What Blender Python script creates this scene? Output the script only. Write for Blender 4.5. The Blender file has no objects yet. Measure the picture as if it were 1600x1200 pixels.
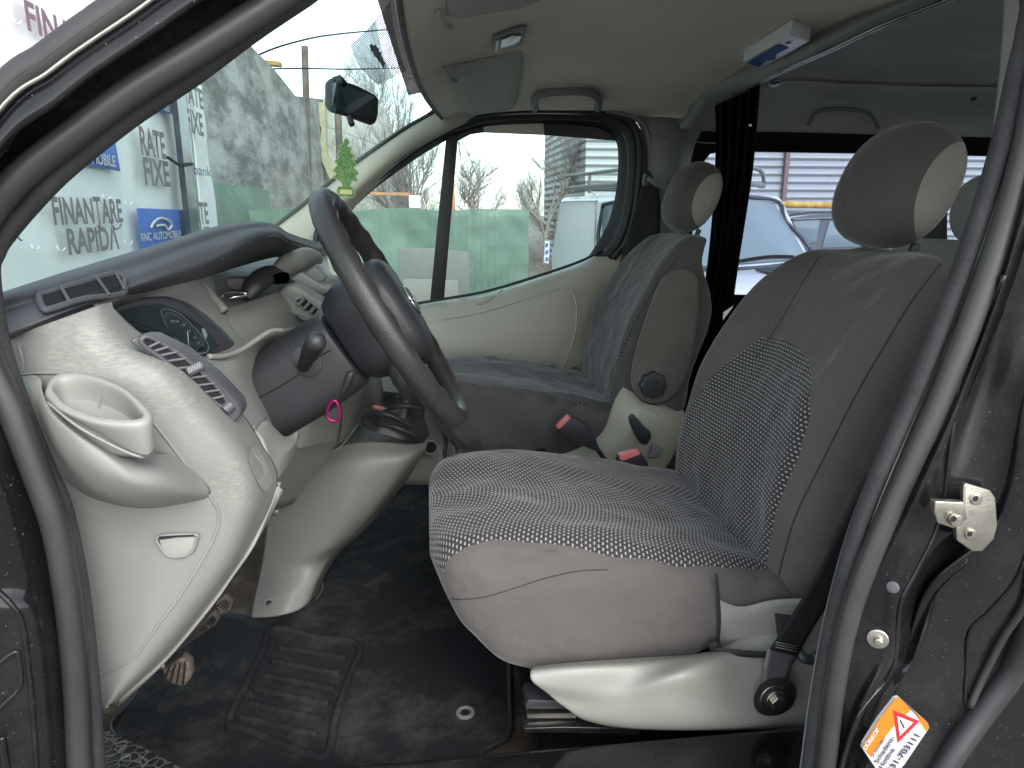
import bpy, bmesh, math, random
from mathutils import Vector, Matrix, noise
from mathutils.bvhtree import BVHTree
random.seed(7)
S = bpy.context.scene
COL = S.collection
R = math.radians
# ---------------------------------------------------------------- camera, world, sun, exposure
FPX, YAW, PIT, ZC = 1100.0, R(6.7), R(-13.8), 1.55
EYE = Vector((0, 0, ZC))
FWD = Vector((math.sin(YAW) * math.cos(PIT), math.cos(YAW) * math.cos(PIT), math.sin(PIT)))
RT = Vector((math.cos(YAW), -math.sin(YAW), 0)); UP = RT.cross(FWD)
cd = bpy.data.cameras.new('camera'); cam = bpy.data.objects.new('camera', cd); COL.objects.link(cam)
cam.matrix_world = Matrix.Translation(EYE) @ Matrix((RT, UP, -FWD)).transposed().to_4x4()
cd.sensor_width = 36; cd.lens = 36 * FPX / 1600; cd.clip_start = 0.05; cd.clip_end = 500
S.camera = cam
w = bpy.data.worlds.new('World'); S.world = w; w.use_nodes = True
SUN_EL, SUN_AZ = R(40), R(163)      # azimuth measured from +Y clockwise
nt = w.node_tree; sky = nt.nodes.new('ShaderNodeTexSky'); sky.sky_type = 'NISHITA'; sky.sun_disc = False
sky.sun_elevation = SUN_EL; sky.sun_rotation = SUN_AZ; sky.air_density = 1.0; sky.dust_density = 1.0; sky.ozone_density = 0.6
bg = nt.nodes['Background']; bg.inputs[1].default_value = 0.15
hs_ = nt.nodes.new('ShaderNodeHueSaturation'); hs_.inputs['Saturation'].default_value = .38
nt.links.new(sky.outputs[0], hs_.inputs['Color']); nt.links.new(hs_.outputs[0], bg.inputs[0])
sl = bpy.data.lights.new('sun', 'SUN'); sun = bpy.data.objects.new('sun', sl); COL.objects.link(sun)
sl.energy = 0.65; sl.angle = R(28); sl.color = (1, .97, .93)
sd = Vector((math.sin(SUN_AZ) * math.cos(SUN_EL), math.cos(SUN_AZ) * math.cos(SUN_EL), math.sin(SUN_EL)))
sun.rotation_euler = sd.to_track_quat('Z', 'Y').to_euler()
S.view_settings.view_transform = 'Standard'; S.view_settings.look = 'None'
S.view_settings.exposure = 1.88; S.view_settings.gamma = 1; S.view_settings.use_curve_mapping = False
S.render.engine = 'CYCLES'
S.cycles.max_bounces = 10; S.cycles.diffuse_bounces = 6; S.cycles.transparent_max_bounces = 16

# ---------------------------------------------------------------- geometry helpers
def P(px, py, Y=None, X=None, Z=None):
    d = FWD + RT * ((px - 800) / FPX) - UP * ((py - 600) / FPX)
    t = Y / d.y if Y is not None else (X / d.x if X is not None else (Z - ZC) / d.z)
    return EYE + d * t
def PP(l, Y=None):
    return [P(a[0], a[1], Y=(a[2] if len(a) > 2 else Y)) for a in l]
def PW(px, py):                        # a point on the windscreen plane
    d = FWD + RT * ((px - 800) / FPX) - UP * ((py - 600) / FPX)
    n = Vector((-.74, 0, 1)); p0 = Vector((-.45, 0, 1.52))
    return EYE + d * ((p0 - EYE).dot(n) / d.dot(n))
def cr(p0, p1, p2, p3, t):
    return ((p1 * 2) + (p2 - p0) * t + (p0 * 2 - p1 * 5 + p2 * 4 - p3) * t * t + (p1 * 3 - p0 - p2 * 3 + p3) * t ** 3) * .5
def spl(pts, n, closed=False):
    m = len(pts); out = []
    if m == 2: return [pts[0].lerp(pts[1], i / (n - 1)) for i in range(n)]
    seg = m if closed else m - 1
    for i in range(n):
        u = i / (n if closed else n - 1) * seg; k = min(int(u), seg - 1); t = u - k
        g = (lambda j: pts[j % m]) if closed else (lambda j: pts[j] if 0 <= j < m else (pts[0] * 2 - pts[1] if j < 0 else pts[-1] * 2 - pts[-2]))
        out.append(cr(g(k - 1), g(k), g(k + 1), g(k + 2), t))
    return out
WORLD = {}
def world_of(o): return WORLD.get(o.name, Matrix.Identity(4)) if o else Matrix.Identity(4)
def link(name, me, mat, parent=None, smooth=True, label=None):
    o = bpy.data.objects.new(name, me); COL.objects.link(o)
    if mat and not me.materials: me.materials.append(mat)
    if smooth: me.polygons.foreach_set('use_smooth', [True] * len(me.polygons))
    if parent:
        o.parent = parent; o.matrix_parent_inverse = world_of(parent).inverted()
    WORLD[o.name] = Matrix.Identity(4)
    if label: o['label'] = label
    return o
def tag(o, label, cat, group=None, kind=None):
    if kind: o['kind'] = kind
    if label: o['label'] = label
    if cat: o['category'] = cat
    if group: o['group'] = group
    return o
def thing(name, label, cat, loc, group=None):
    o = bpy.data.objects.new(name, None); COL.objects.link(o); o.location = loc; o.empty_display_size = .1
    WORLD[o.name] = Matrix.Translation(Vector(loc)); return tag(o, label, cat, group)
def mesh(name, vs, fs, mat, parent=None, smooth=True, bevel=0, label=None, seg=3, attr=None, uv=None, auto=None):
    me = bpy.data.meshes.new(name); me.from_pydata([tuple(v) for v in vs], [], fs); me.validate()
    bm = bmesh.new(); bm.from_mesh(me); bmesh.ops.recalc_face_normals(bm, faces=bm.faces); bm.to_mesh(me); bm.free()
    if attr:
        for k, v in attr.items():
            a = me.attributes.new(k, 'FLOAT', 'POINT'); a.data.foreach_set('value', v)
    if uv:
        l = me.uv_layers.new(name='UVMap')
        for lp in me.loops: l.data[lp.index].uv = uv[lp.vertex_index]
    o = link(name, me, mat, parent, smooth, label)
    if bevel:
        b = o.modifiers.new('b', 'BEVEL'); b.width = bevel; b.segments = seg; b.limit_method = 'ANGLE'; b.angle_limit = R(35)
    return o
BVH = {}
def grid(name, rows, mat, parent=None, nu=None, nv=None, thick=0, label=None, disp=None):
    """smooth sheet through rows of 3D points (same count in each row)"""
    nu = nu or (len(rows[0]) - 1) * 6 + 1; nv = nv or (len(rows) - 1) * 6 + 1
    r2 = [spl(r, nu) for r in rows]
    cols = [spl([r2[j][i] for j in range(len(rows))], nv) for i in range(nu)]
    vs = [cols[i][j] for j in range(nv) for i in range(nu)]
    if disp: vs = [v + disp(v) for v in vs]
    fs = [(j * nu + i, j * nu + i + 1, (j + 1) * nu + i + 1, (j + 1) * nu + i) for j in range(nv - 1) for i in range(nu - 1)]
    L = sum((rows[0][i + 1] - rows[0][i]).length for i in range(len(rows[0]) - 1)); H = sum((rows[j + 1][0] - rows[j][0]).length for j in range(len(rows) - 1))
    me = bpy.data.meshes.new(name); me.from_pydata([tuple(v) for v in vs], [], fs)
    me.update()
    s = sum(p.normal.dot(EYE - p.center) * p.area for p in me.polygons)
    if s < 0: me.flip_normals()
    l = me.uv_layers.new(name='UVMap')
    for lp in me.loops:
        j, i = divmod(lp.vertex_index, nu); l.data[lp.index].uv = (i / (nu - 1) * L, j / (nv - 1) * H)
    o = link(name, me, mat, parent, True, label)
    if thick:
        m = o.modifiers.new('s', 'SOLIDIFY'); m.thickness = thick; m.offset = -1; m.use_even_offset = False
    BVH[o.name] = BVHTree.FromPolygons([v.co.copy() for v in me.vertices], [tuple(p.vertices) for p in me.polygons])
    return o
def regbvh(o):
    me = o.data; BVH[o.name] = BVHTree.FromPolygons([v.co.copy() for v in me.vertices], [tuple(p.vertices) for p in me.polygons])
def hit(objs, px, py, off=0.0, Y=None):
    d = (FWD + RT * ((px - 800) / FPX) - UP * ((py - 600) / FPX)).normalized(); best = None
    for o in (objs if isinstance(objs, (list, tuple)) else [objs]):
        r = BVH[o.name].ray_cast(EYE, d)
        if r[0] is not None and (best is None or r[3] < best[3]): best = r
    if best is None: return P(px, py, Y=Y if Y else .7)
    n = best[1] if best[1].dot(d) < 0 else -best[1]
    return best[0] + n * off
def tube(name, pts, r, mat, parent=None, closed=False, n=None, seg=12, label=None, flat=1.0, up=None, cap=True):
    n = n or max(2, (len(pts)) * 6); ps = spl(pts, n, closed)
    rr = [r] * n if not isinstance(r, (list, tuple)) else [a.x for a in spl([Vector((q, 0, 0)) for q in r], n, closed)]
    vs = []; fs = []; prev = None
    for i, p in enumerate(ps):
        a = ps[(i - 1) % n] if (closed or i > 0) else p; b = ps[(i + 1) % n] if (closed or i < n - 1) else p
        t = (b - a).normalized()
        if up is not None: u = Vector(up)
        else: u = prev if prev is not None else (Vector((0, 1, 0)) if abs(t.y) < .9 else Vector((1, 0, 0)))
        u = (u - t * u.dot(t)).normalized(); prev = u; v = t.cross(u)
        for k in range(seg):
            an = 2 * math.pi * k / seg; vs.append(p + u * (math.cos(an) * rr[i] * flat) + v * (math.sin(an) * rr[i]))
    for i in range(n if closed else n - 1):
        for k in range(seg):
            fs.append((i * seg + k, i * seg + (k + 1) % seg, ((i + 1) % n) * seg + (k + 1) % seg, ((i + 1) % n) * seg + k))
    if not closed and cap: fs.append(tuple(range(seg))); fs.append(tuple((n - 1) * seg + k for k in reversed(range(seg))))
    return mesh(name, vs, fs, mat, parent, label=label)
def prism(name, poly, vec, mat, parent=None, bevel=0, label=None, smooth=True, seg=3):
    n = len(poly); vec = Vector(vec); vs = list(poly) + [p + vec for p in poly]
    fs = [tuple(range(n)), tuple(range(2 * n - 1, n - 1, -1))] + [(i, (i + 1) % n, n + (i + 1) % n, n + i) for i in range(n)]
    o = mesh(name, vs, fs, mat, parent, smooth=smooth and bevel > 0, bevel=bevel, label=label, seg=seg)
    return o
def loftc(name, rings, mat, parent=None, n=32, m=None, cap=True, label=None):
    """closed rings (same count) lofted"""
    rr = [spl(r, n, True) for r in rings]; m = m or (len(rings) - 1) * 5 + 1
    cols = [spl([rr[j][i] for j in range(len(rings))], m) for i in range(n)] if m > len(rings) else [[rr[j][i] for j in range(len(rings))] for i in range(n)]
    if m <= len(rings): m = len(rings)
    vs = [cols[i][j] for j in range(m) for i in range(n)]
    fs = [(j * n + i, j * n + (i + 1) % n, (j + 1) * n + (i + 1) % n, (j + 1) * n + i) for j in range(m - 1) for i in range(n)]
    if cap: fs += [tuple(range(n)), tuple((m - 1) * n + i for i in reversed(range(n)))]
    return mesh(name, vs, fs, mat, parent, label=label)
def box(name, c, s, mat, parent=None, bevel=0, rot=None, label=None):
    vs = [Vector((x * s[0] / 2, y * s[1] / 2, z * s[2] / 2)) for x in (-1, 1) for y in (-1, 1) for z in (-1, 1)]
    if rot: vs = [rot @ v for v in vs]
    vs = [v + Vector(c) for v in vs]
    fs = [(0, 1, 3, 2), (4, 6, 7, 5), (0, 4, 5, 1), (2, 3, 7, 6), (0, 2, 6, 4), (1, 5, 7, 3)]
    return mesh(name, vs, fs, mat, parent, smooth=bevel > 0, bevel=bevel, label=label)
def ellipse(c, u, v, n=24): return [c + u * math.cos(2 * math.pi * k / n) + v * math.sin(2 * math.pi * k / n) for k in range(n)]
def disc(name, c, axis, r, h, mat, parent=None, bevel=0, n=24, label=None):
    axis = Vector(axis).normalized(); u = axis.orthogonal().normalized(); v = axis.cross(u)
    return prism(name, ellipse(Vector(c), u * r, v * r, n), axis * h, mat, parent, bevel=bevel, label=label)
def sell(c, U, V, p=2.5, n=24):
    out = []
    for k in range(n):
        a = 2 * math.pi * k / n; ca, sa = math.cos(a), math.sin(a)
        out.append(c + U * (math.copysign(abs(ca) ** (2 / p), ca)) + V * (math.copysign(abs(sa) ** (2 / p), sa)))
    return out
def text(name, s, o, xd, yd, height, mat, parent, width=None, thick=.0008, bold=0, shear=0, space=1.0):
    c = bpy.data.curves.new(name, 'FONT'); c.body = s; c.size = 1; c.extrude = 0; c.offset = bold; c.shear = shear; c.space_character = space
    t = bpy.data.objects.new('tmp', c); COL.objects.link(t); dg = bpy.context.evaluated_depsgraph_get()
    me = bpy.data.meshes.new_from_object(t.evaluated_get(dg)); bpy.data.objects.remove(t); bpy.data.curves.remove(c)
    xs = [v.co.x for v in me.vertices]; x0, x1 = min(xs), max(xs)
    xd = Vector(xd).normalized(); yd = Vector(yd).normalized(); nd = xd.cross(yd)
    sy = height / .72; sx = (width / (x1 - x0)) if width else sy
    for v in me.vertices: v.co = Vector(o) + xd * ((v.co.x - x0) * sx) + yd * (v.co.y * sy) + nd * thick
    me.name = name
    return link(name, me, mat, parent, smooth=False)

def dense(o, l, off, k=7):
    return [hit(o, v.x, v.y, off=off) for v in spl([Vector((a, b, 0)) for a, b in l], (len(l) - 1) * k + 1)]
# ---------------------------------------------------------------- materials
def newmat(name):
    m = bpy.data.materials.new(name); m.use_nodes = True; nt = m.node_tree
    return m, nt, nt.nodes['Principled BSDF']
def N(nt, t, **k):
    n = nt.nodes.new('ShaderNode' + t)
    for a, b in k.items(): setattr(n, a, b)
    return n
def M(nt, op, a, b=None, c=None):
    n = N(nt, 'Math', operation=op)
    for i, v in enumerate((a, b, c)):
        if v is None: continue
        if isinstance(v, (int, float)): n.inputs[i].default_value = v
        else: nt.links.new(v, n.inputs[i])
    return n.outputs[0]
def mix(nt, f, a, b):
    n = N(nt, 'Mix', data_type='RGBA')
    if isinstance(f, (int, float)): n.inputs[0].default_value = f
    else: nt.links.new(f, n.inputs[0])
    for i, v in ((6, a), (7, b)):
        if isinstance(v, tuple): n.inputs[i].default_value = (*v, 1)
        else: nt.links.new(v, n.inputs[i])
    return n.outputs[2]
def ramp(nt, f, lo, hi):
    n = N(nt, 'MapRange'); nt.links.new(f, n.inputs[0]); n.inputs[1].default_value = lo; n.inputs[2].default_value = hi; return n.outputs[0]
def noi(nt, scale, detail=4, rough=.6, stretch=None):
    tc = N(nt, 'TexCoord'); n = N(nt, 'TexNoise'); n.inputs['Scale'].default_value = scale; n.inputs['Detail'].default_value = detail; n.inputs['Roughness'].default_value = rough
    if stretch:
        mp = N(nt, 'Mapping'); mp.inputs['Scale'].default_value = stretch[:3]
        if len(stretch) > 3: mp.inputs['Rotation'].default_value = stretch[3]
        nt.links.new(tc.outputs['Object'], mp.inputs[0]); nt.links.new(mp.outputs[0], n.inputs[0])
    else: nt.links.new(tc.outputs['Object'], n.inputs[0])
    return n.outputs[0]
def bump(nt, h, strength, dist, b):
    n = N(nt, 'Bump'); n.inputs['Strength'].default_value = strength; n.inputs['Distance'].default_value = dist
    nt.links.new(h, n.inputs['Height']); nt.links.new(n.outputs[0], b.inputs['Normal'])
def plain(name, col, rough=.5, var=.12, vs=6, grain=0, gs=900, metal=0, spec=.5, coat=0):
    m, nt, b = newmat(name)
    f = ramp(nt, noi(nt, vs, 5), .3, .7)
    nt.links.new(mix(nt, f, tuple(c * (1 - var) for c in col), tuple(min(1, c * (1 + var)) for c in col)), b.inputs['Base Color'])
    rf = ramp(nt, noi(nt, vs * 3, 4), .2, .8); r = N(nt, 'MapRange'); nt.links.new(rf, r.inputs[0]); r.inputs[3].default_value = max(.02, rough - .08); r.inputs[4].default_value = min(1, rough + .08)
    nt.links.new(r.outputs[0], b.inputs['Roughness'])
    b.inputs['Metallic'].default_value = metal; b.inputs['Specular IOR Level'].default_value = spec
    if coat: b.inputs['Coat Weight'].default_value = coat; b.inputs['Coat Roughness'].default_value = .05
    if grain: bump(nt, noi(nt, gs, 2), grain, .001, b)
    return m
def sawtooth_fabric(name, base, light=None, pattern=False):
    m, nt, b = newmat(name)
    uv = N(nt, 'UVMap'); sp = N(nt, 'SeparateXYZ'); nt.links.new(uv.outputs[0], sp.inputs[0])
    at = N(nt, 'Attribute'); at.attribute_name = 'm'
    msk = M(nt, 'GREATER_THAN', at.outputs['Fac'], .5)
    lg = ramp(nt, noi(nt, 5, 3), .3, .7)
    tw = M(nt, 'SINE', M(nt, 'MULTIPLY', M(nt, 'ADD', sp.outputs[0], sp.outputs[1]), 3800))
    c1 = mix(nt, lg, tuple(c * .88 for c in base), tuple(c * 1.12 for c in base))
    c1 = mix(nt, M(nt, 'MULTIPLY', ramp(nt, tw, -1, 1), .35), c1, tuple(c * 1.6 for c in base))
    if pattern:
        wob = noi(nt, 14, 2); du = M(nt, 'MULTIPLY', M(nt, 'SUBTRACT', wob, .5), .002)
        u = M(nt, 'DIVIDE', M(nt, 'ADD', sp.outputs[1], du), .0064); v = M(nt, 'DIVIDE', M(nt, 'ADD', sp.outputs[0], du), .0098)
        row = M(nt, 'FLOOR', u); v2 = M(nt, 'ADD', v, M(nt, 'MULTIPLY', M(nt, 'MODULO', row, 2), .5))
        fu = M(nt, 'ABSOLUTE', M(nt, 'SUBTRACT', M(nt, 'FRACT', u), .5)); fv = M(nt, 'ABSOLUTE', M(nt, 'SUBTRACT', M(nt, 'FRACT', v2), .5))
        d = M(nt, 'MULTIPLY', M(nt, 'LESS_THAN', fu, .17), M(nt, 'LESS_THAN', fv, .26))
        c2 = mix(nt, d, (.040, .037, .038), (.33, .32, .305))
        bm_ = N(nt, 'Bump'); bm_.inputs['Strength'].default_value = .5; bm_.inputs['Distance'].default_value = .0012
        nt.links.new(M(nt, 'MULTIPLY', d, msk), bm_.inputs['Height']); nt.links.new(bm_.outputs[0], b.inputs['Normal'])
    else:
        c2 = mix(nt, lg, tuple(c * .92 for c in light or base), tuple(c * 1.08 for c in light or base))
    at2 = N(nt, 'Attribute'); at2.attribute_name = 'seam'
    c3 = mix(nt, msk, c1, c2)
    c3 = mix(nt, M(nt, 'GREATER_THAN', at2.outputs['Fac'], .5), c3, tuple(c * .45 for c in base))
    wn = N(nt, 'Bump'); wn.inputs['Strength'].default_value = .55; wn.inputs['Distance'].default_value = .022
    nt.links.new(noi(nt, 11, 5, .55), wn.inputs['Height'])
    if pattern: nt.links.new(wn.outputs[0], bm_.inputs['Normal'])
    else: nt.links.new(wn.outputs[0], b.inputs['Normal'])
    nt.links.new(c3, b.inputs['Base Color']); b.inputs['Roughness'].default_value = .85
    b.inputs['Specular IOR Level'].default_value = .2; b.inputs['Sheen Weight'].default_value = .25; b.inputs['Sheen Roughness'].default_value = .4
    return m
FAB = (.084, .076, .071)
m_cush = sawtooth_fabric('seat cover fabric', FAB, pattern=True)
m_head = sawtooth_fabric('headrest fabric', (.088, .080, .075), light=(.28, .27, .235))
m_arm = plain('armrest fabric', (.118, .108, .094), .9, .1, 10, .25, 1400, spec=.2)
def worn_plastic():
    m, nt, b = newmat('light grey dashboard plastic')
    f = ramp(nt, noi(nt, 4, 4), .3, .7); base = mix(nt, f, (.185, .182, .168), (.215, .211, .196))
    big = ramp(nt, noi(nt, 7, 3, .5), .54, .62); st = ramp(nt, noi(nt, 110, 6, .8, (1, 1, 5, (0, .7, 0))), .45, .6)
    sc = M(nt, 'MULTIPLY', M(nt, 'MULTIPLY', big, st), .42)
    dirt = ramp(nt, noi(nt, 90, 5, .7, (1, 1, 7, (0, .3, 0))), .60, .75)
    c = mix(nt, sc, base, (.37, .37, .30)); c = mix(nt, M(nt, 'MULTIPLY', dirt, .25), c, (.25, .25, .2))
    nt.links.new(c, b.inputs['Base Color']); b.inputs['Roughness'].default_value = .58
    bump(nt, noi(nt, 900, 2), .2, .0008, b); return m
m_dash = worn_plastic()
m_grey = plain('grey plastic', (.255, .25, .228), .5, .06, 5, .12, 1100)
m_greyd = plain('mid grey plastic', (.20, .205, .195), .5, .08, 6, .15, 1100)
m_console = plain('console plastic', (.195, .190, .172), .48, .07, 4, .15, 1000)
m_trim = plain('beige door plastic', (.44, .415, .34), .5, .05, 4, .15, 1200)
m_olive = plain('olive plastic', (.37, .355, .28), .42, .06, 5, .1, 1000)
m_seatpl = plain('pale seat plastic', (.245, .24, .212), .5, .05, 5, .08, 1000)
m_pad = plain('dark textured vinyl', (.070, .072, .080), .55, .08, 8, .7, 700)
m_blackpl = plain('black plastic', (.030, .031, .034), .42, .15, 9, .3, 900)
m_shroud = plain('charcoal plastic', (.028, .028, .032), .45, .12, 9, .3, 1000)
m_vent = plain('vent plastic', (.075, .075, .08), .42, .08, 14, .2, 1000)
m_void = plain('dark cavity', (.006, .006, .007), .9)
m_rubber = plain('rubber seal', (.030, .028, .027), .40, .2, 10, .2, 700)
m_rubber2 = plain('dark rubber', (.020, .020, .021), .5, .2, 10, .2, 700)
m_flock = plain('textured seal lip', (.030, .030, .031), .85, .3, 30, 1.0, 350)
m_lether = plain('worn leather rim', (.030, .028, .027), .38, .3, 18, .5, 420)
m_silverp = plain('satin plastic', (.16, .19, .19), .3, .1)
m_boot = plain('gaiter leather', (.022, .022, .024), .45, .2, 30, .5, 400)
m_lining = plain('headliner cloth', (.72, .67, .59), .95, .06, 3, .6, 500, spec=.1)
m_visor = plain('visor vinyl', (.42, .425, .38), .8, .05, 3, .4, 500)
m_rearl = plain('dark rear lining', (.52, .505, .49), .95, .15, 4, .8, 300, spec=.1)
m_arch = plain('arch trim', (.28, .29, .26), .55, .1, 4, .2, 800)
m_metal = plain('zinc plated steel', (.42, .40, .35), .35, .25, 30, .2, 300, metal=1)
m_chrome = plain('bright metal', (.7, .7, .7), .2, .05, metal=1)
m_white = plain('white plastic', (.78, .78, .80), .35, .03)
m_blue = plain('blue print', (.01, .10, .34), .7, .05)
m_red = plain('red plastic', (.75, .22, .21), .4, .05)
m_redp = plain('red print', (.40, .012, .02), .4, .03)
m_orange = plain('orange print', (.50, .15, .008), .4, .03)
m_whitep = plain('white print', (.45, .45, .43), .45, .03)
m_navy = plain('navy print', (.02, .02, .06), .45, .03)
m_webbing = plain('belt webbing', (.012, .012, .013), .65, .1, 20, .6, 800)
m_cloth = plain('black curtain cloth', (.010, .010, .011), .9, .3, 20, .4, 600, spec=.1)
m_pink = plain('anodised pink', (.30, .012, .11), .3, metal=.7)
m_dkcar = plain('dark paint', (.03, .035, .05), .2, .1, coat=.5)
def paint():
    m, nt, b = newmat('dusty black paint')
    dust = ramp(nt, noi(nt, 9, 6, .7), .45, .75); sp = ramp(nt, noi(nt, 420, 2, .5), .70, .76)
    c = mix(nt, M(nt, 'MULTIPLY', dust, .28), (.007, .007, .008), (.055, .052, .047)); c = mix(nt, M(nt, 'MULTIPLY', sp, .5), c, (.22, .20, .17))
    nt.links.new(c, b.inputs['Base Color']); r = N(nt, 'MapRange'); nt.links.new(dust, r.inputs[0]); r.inputs[3].default_value = .12; r.inputs[4].default_value = .35
    nt.links.new(r.outputs[0], b.inputs['Roughness']); b.inputs['Specular IOR Level'].default_value = .28; b.inputs['Coat Weight'].default_value = .12; b.inputs['Coat Roughness'].default_value = .04; return m
m_paint = paint()
def glass(name, tint, refl=.06, rough=.0):
    m = bpy.data.materials.new(name); m.use_nodes = True; nt = m.node_tree; nt.nodes.clear()
    o = N(nt, 'OutputMaterial'); t = N(nt, 'BsdfTransparent'); t.inputs[0].default_value = (*tint, 1); g = N(nt, 'BsdfGlossy'); g.inputs['Roughness'].default_value = rough; g.inputs[0].default_value = (.9, .95, .95, 1)
    x = N(nt, 'MixShader'); fr = N(nt, 'LayerWeight'); fr.inputs[0].default_value = .25
    nt.links.new(M(nt, 'MULTIPLY', fr.outputs['Fresnel'], refl / .06 * .10), x.inputs[0]); nt.links.new(t.outputs[0], x.inputs[1]); nt.links.new(g.outputs[0], x.inputs[2]); nt.links.new(x.outputs[0], o.inputs[0]); return m
m_glass = glass('window glass', (.76, .84, .82)); m_tint = glass('tinted glass', (.66, .70, .76)); m_lens = glass('clear lens', (.8, .85, .85), .05)
m_mirror = plain('mirror glass', (.06, .07, .08), .08, .02, metal=.6)
m_carglass = plain('car glass', (.20, .25, .27), .12, .1, 2)
def carpet(name, base, dirt, amt, sc=500):
    m, nt, b = newmat(name)
    n1 = noi(nt, sc, 3, .7); d = ramp(nt, noi(nt, 6, 6, .75), .50, .74); sp = ramp(nt, noi(nt, 300, 2), .72, .76)
    c = mix(nt, ramp(nt, n1, .3, .7), tuple(q * .6 for q in base), tuple(q * 1.5 for q in base))
    c = mix(nt, M(nt, 'MULTIPLY', d, amt), c, dirt); c = mix(nt, M(nt, 'MULTIPLY', sp, .6), c, tuple(min(1, q * 2) for q in dirt))
    nt.links.new(c, b.inputs['Base Color']); b.inputs['Roughness'].default_value = 1; b.inputs['Specular IOR Level'].default_value = .05
    bump(nt, n1, 1, .003, b); return m
m_mat = carpet('black mat pile', (.026, .028, .031), (.15, .14, .125), .5)
m_carpet = carpet('brown speckled carpet', (.07, .055, .045), (.25, .2, .16), .6, 260)
def cells():
    m, nt, b = newmat('dimpled rubber mat'); tc = N(nt, 'TexCoord'); v = N(nt, 'TexVoronoi'); v.inputs['Scale'].default_value = 75; nt.links.new(tc.outputs['Object'], v.inputs[0])
    v2 = N(nt, 'TexVoronoi', feature='DISTANCE_TO_EDGE'); v2.inputs['Scale'].default_value = 75; nt.links.new(tc.outputs['Object'], v2.inputs[0])
    e = ramp(nt, v2.outputs[0], .02, .12); nt.links.new(mix(nt, e, (.20, .19, .16), (.018, .018, .018)), b.inputs['Base Color']); b.inputs['Roughness'].default_value = .45
    bump(nt, e, 1, .004, b); return m
m_cells = cells()

# ================================================================ THE VAN
van = thing('van', 'black passenger van seen through its open driver door, with two grey-covered front seats', 'van', (.2, 1.5, .1))
def root_part(name, loc, label=None):
    o = bpy.data.objects.new(name, None); COL.objects.link(o); o.empty_display_size = .05
    o.parent = van; o.matrix_parent_inverse = WORLD['van'].inverted(); o.location = loc; WORLD[o.name] = Matrix.Translation(Vector(loc))
    if label: o['label'] = label
    return o
X3 = Vector((1, 0, 0)); Y3 = Vector((0, 1, 0)); Z3 = Vector((0, 0, 1))

# ---- door aperture and painted body (near side)
body = grid('door_pillar', [
    PP([(-420, 560), (-190, 330), (0, 123), (67, 70), (115, 33), (167, 0), (250, -60), (420, -170), (760, -420)], .575),
    PP([(-380, 590), (-165, 355), (0, 146), (70, 92), (118, 56), (180, 12), (262, -45), (432, -150), (770, -400)], .560),
    PP([(-360, 610), (-150, 372), (0, 169), (72, 113), (122, 75), (200, 22), (275, -30), (445, -130), (780, -380)], .575),
    PP([(-355, 615), (-148, 376), (0, 173), (73, 117), (124, 79), (203, 26), (278, -26), (448, -127), (783, -377)], .566),
    PP([(-330, 650), (-115, 420), (0, 234), (85, 165), (150, 113), (240, 52), (320, -3), (480, -100), (810, -340)], .562),
    PP([(-325, 655), (-112, 424), (0, 240), (87, 170), (152, 118), (243, 57), (323, 2), (483, -95), (813, -335)], .590),
    PP([(-290, 690), (-90, 460), (0, 290), (90, 225), (160, 172), (260, 103), (345, 45), (510, -50), (840, -300)], .605)], m_paint, van, thick=.012, nu=60, nv=49)
tube('rubber_strip', PP([(-380, 590), (-165, 355), (0, 146), (70, 92), (118, 56), (180, 12), (262, -45), (432, -150)], .566), .0105, m_rubber, body, flat=.6)
tube('trim_line', PP([(-355, 612), (-148, 374), (0, 171), (73, 115), (124, 77), (203, 24), (278, -28), (448, -129)], .560), .0016, m_metal, body)
bulb = [(-45, 400), (-28, 352), (0, 310), (45, 264), (100, 222), (200, 147), (300, 86), (380, 36), (450, -10), (600, -110), (900, -200), (1300, -200), (1560, -130), (1636, -30), (1632, 60), (1612, 180), (1597, 250), (1553, 400), (1478, 600), (1393, 790), (1330, 950), (1303, 1080), (1287, 1220), (1260, 1400), (900, 1520), (300, 1500), (150, 1400), (127, 1220), (120, 1080), (108, 950), (88, 830), (57, 740), (18, 640), (-20, 560), (-42, 480)]
seal = tube('door_seal', PP(bulb, .592), .0108, m_rubber, van, closed=True, n=260, label='grey rubber bulb seal round the driver door opening')
lip = [(-18, 420), (-10, 395), (3, 372), (45, 322), (100, 266), (200, 186), (300, 119), (390, 52), (470, -2), (600, -85), (900, -170), (1300, -170), (1540, -110), (1608, -20), (1604, 50), (1590, 110), (1562, 233), (1510, 400), (1433, 600), (1350, 800), (1306, 950), (1281, 1080), (1262, 1220), (1240, 1400), (900, 1480), (300, 1460), (170, 1380), (152, 1220), (140, 1060), (124, 920), (99, 800), (72, 735), (33, 640), (2, 550), (-12, 480)]
tube('seal_lip', PP(lip, .612), .0075, m_flock, seal, closed=True, n=260, flat=1.4)
lip2 = [(a + (7 if a < 760 else -10), b + (7 if b < 500 and a < 760 else 0)) for a, b in lip]
tube('seal_edge', PP(lip2, .622), .0035, m_greyd, seal, closed=True, n=260)
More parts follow.
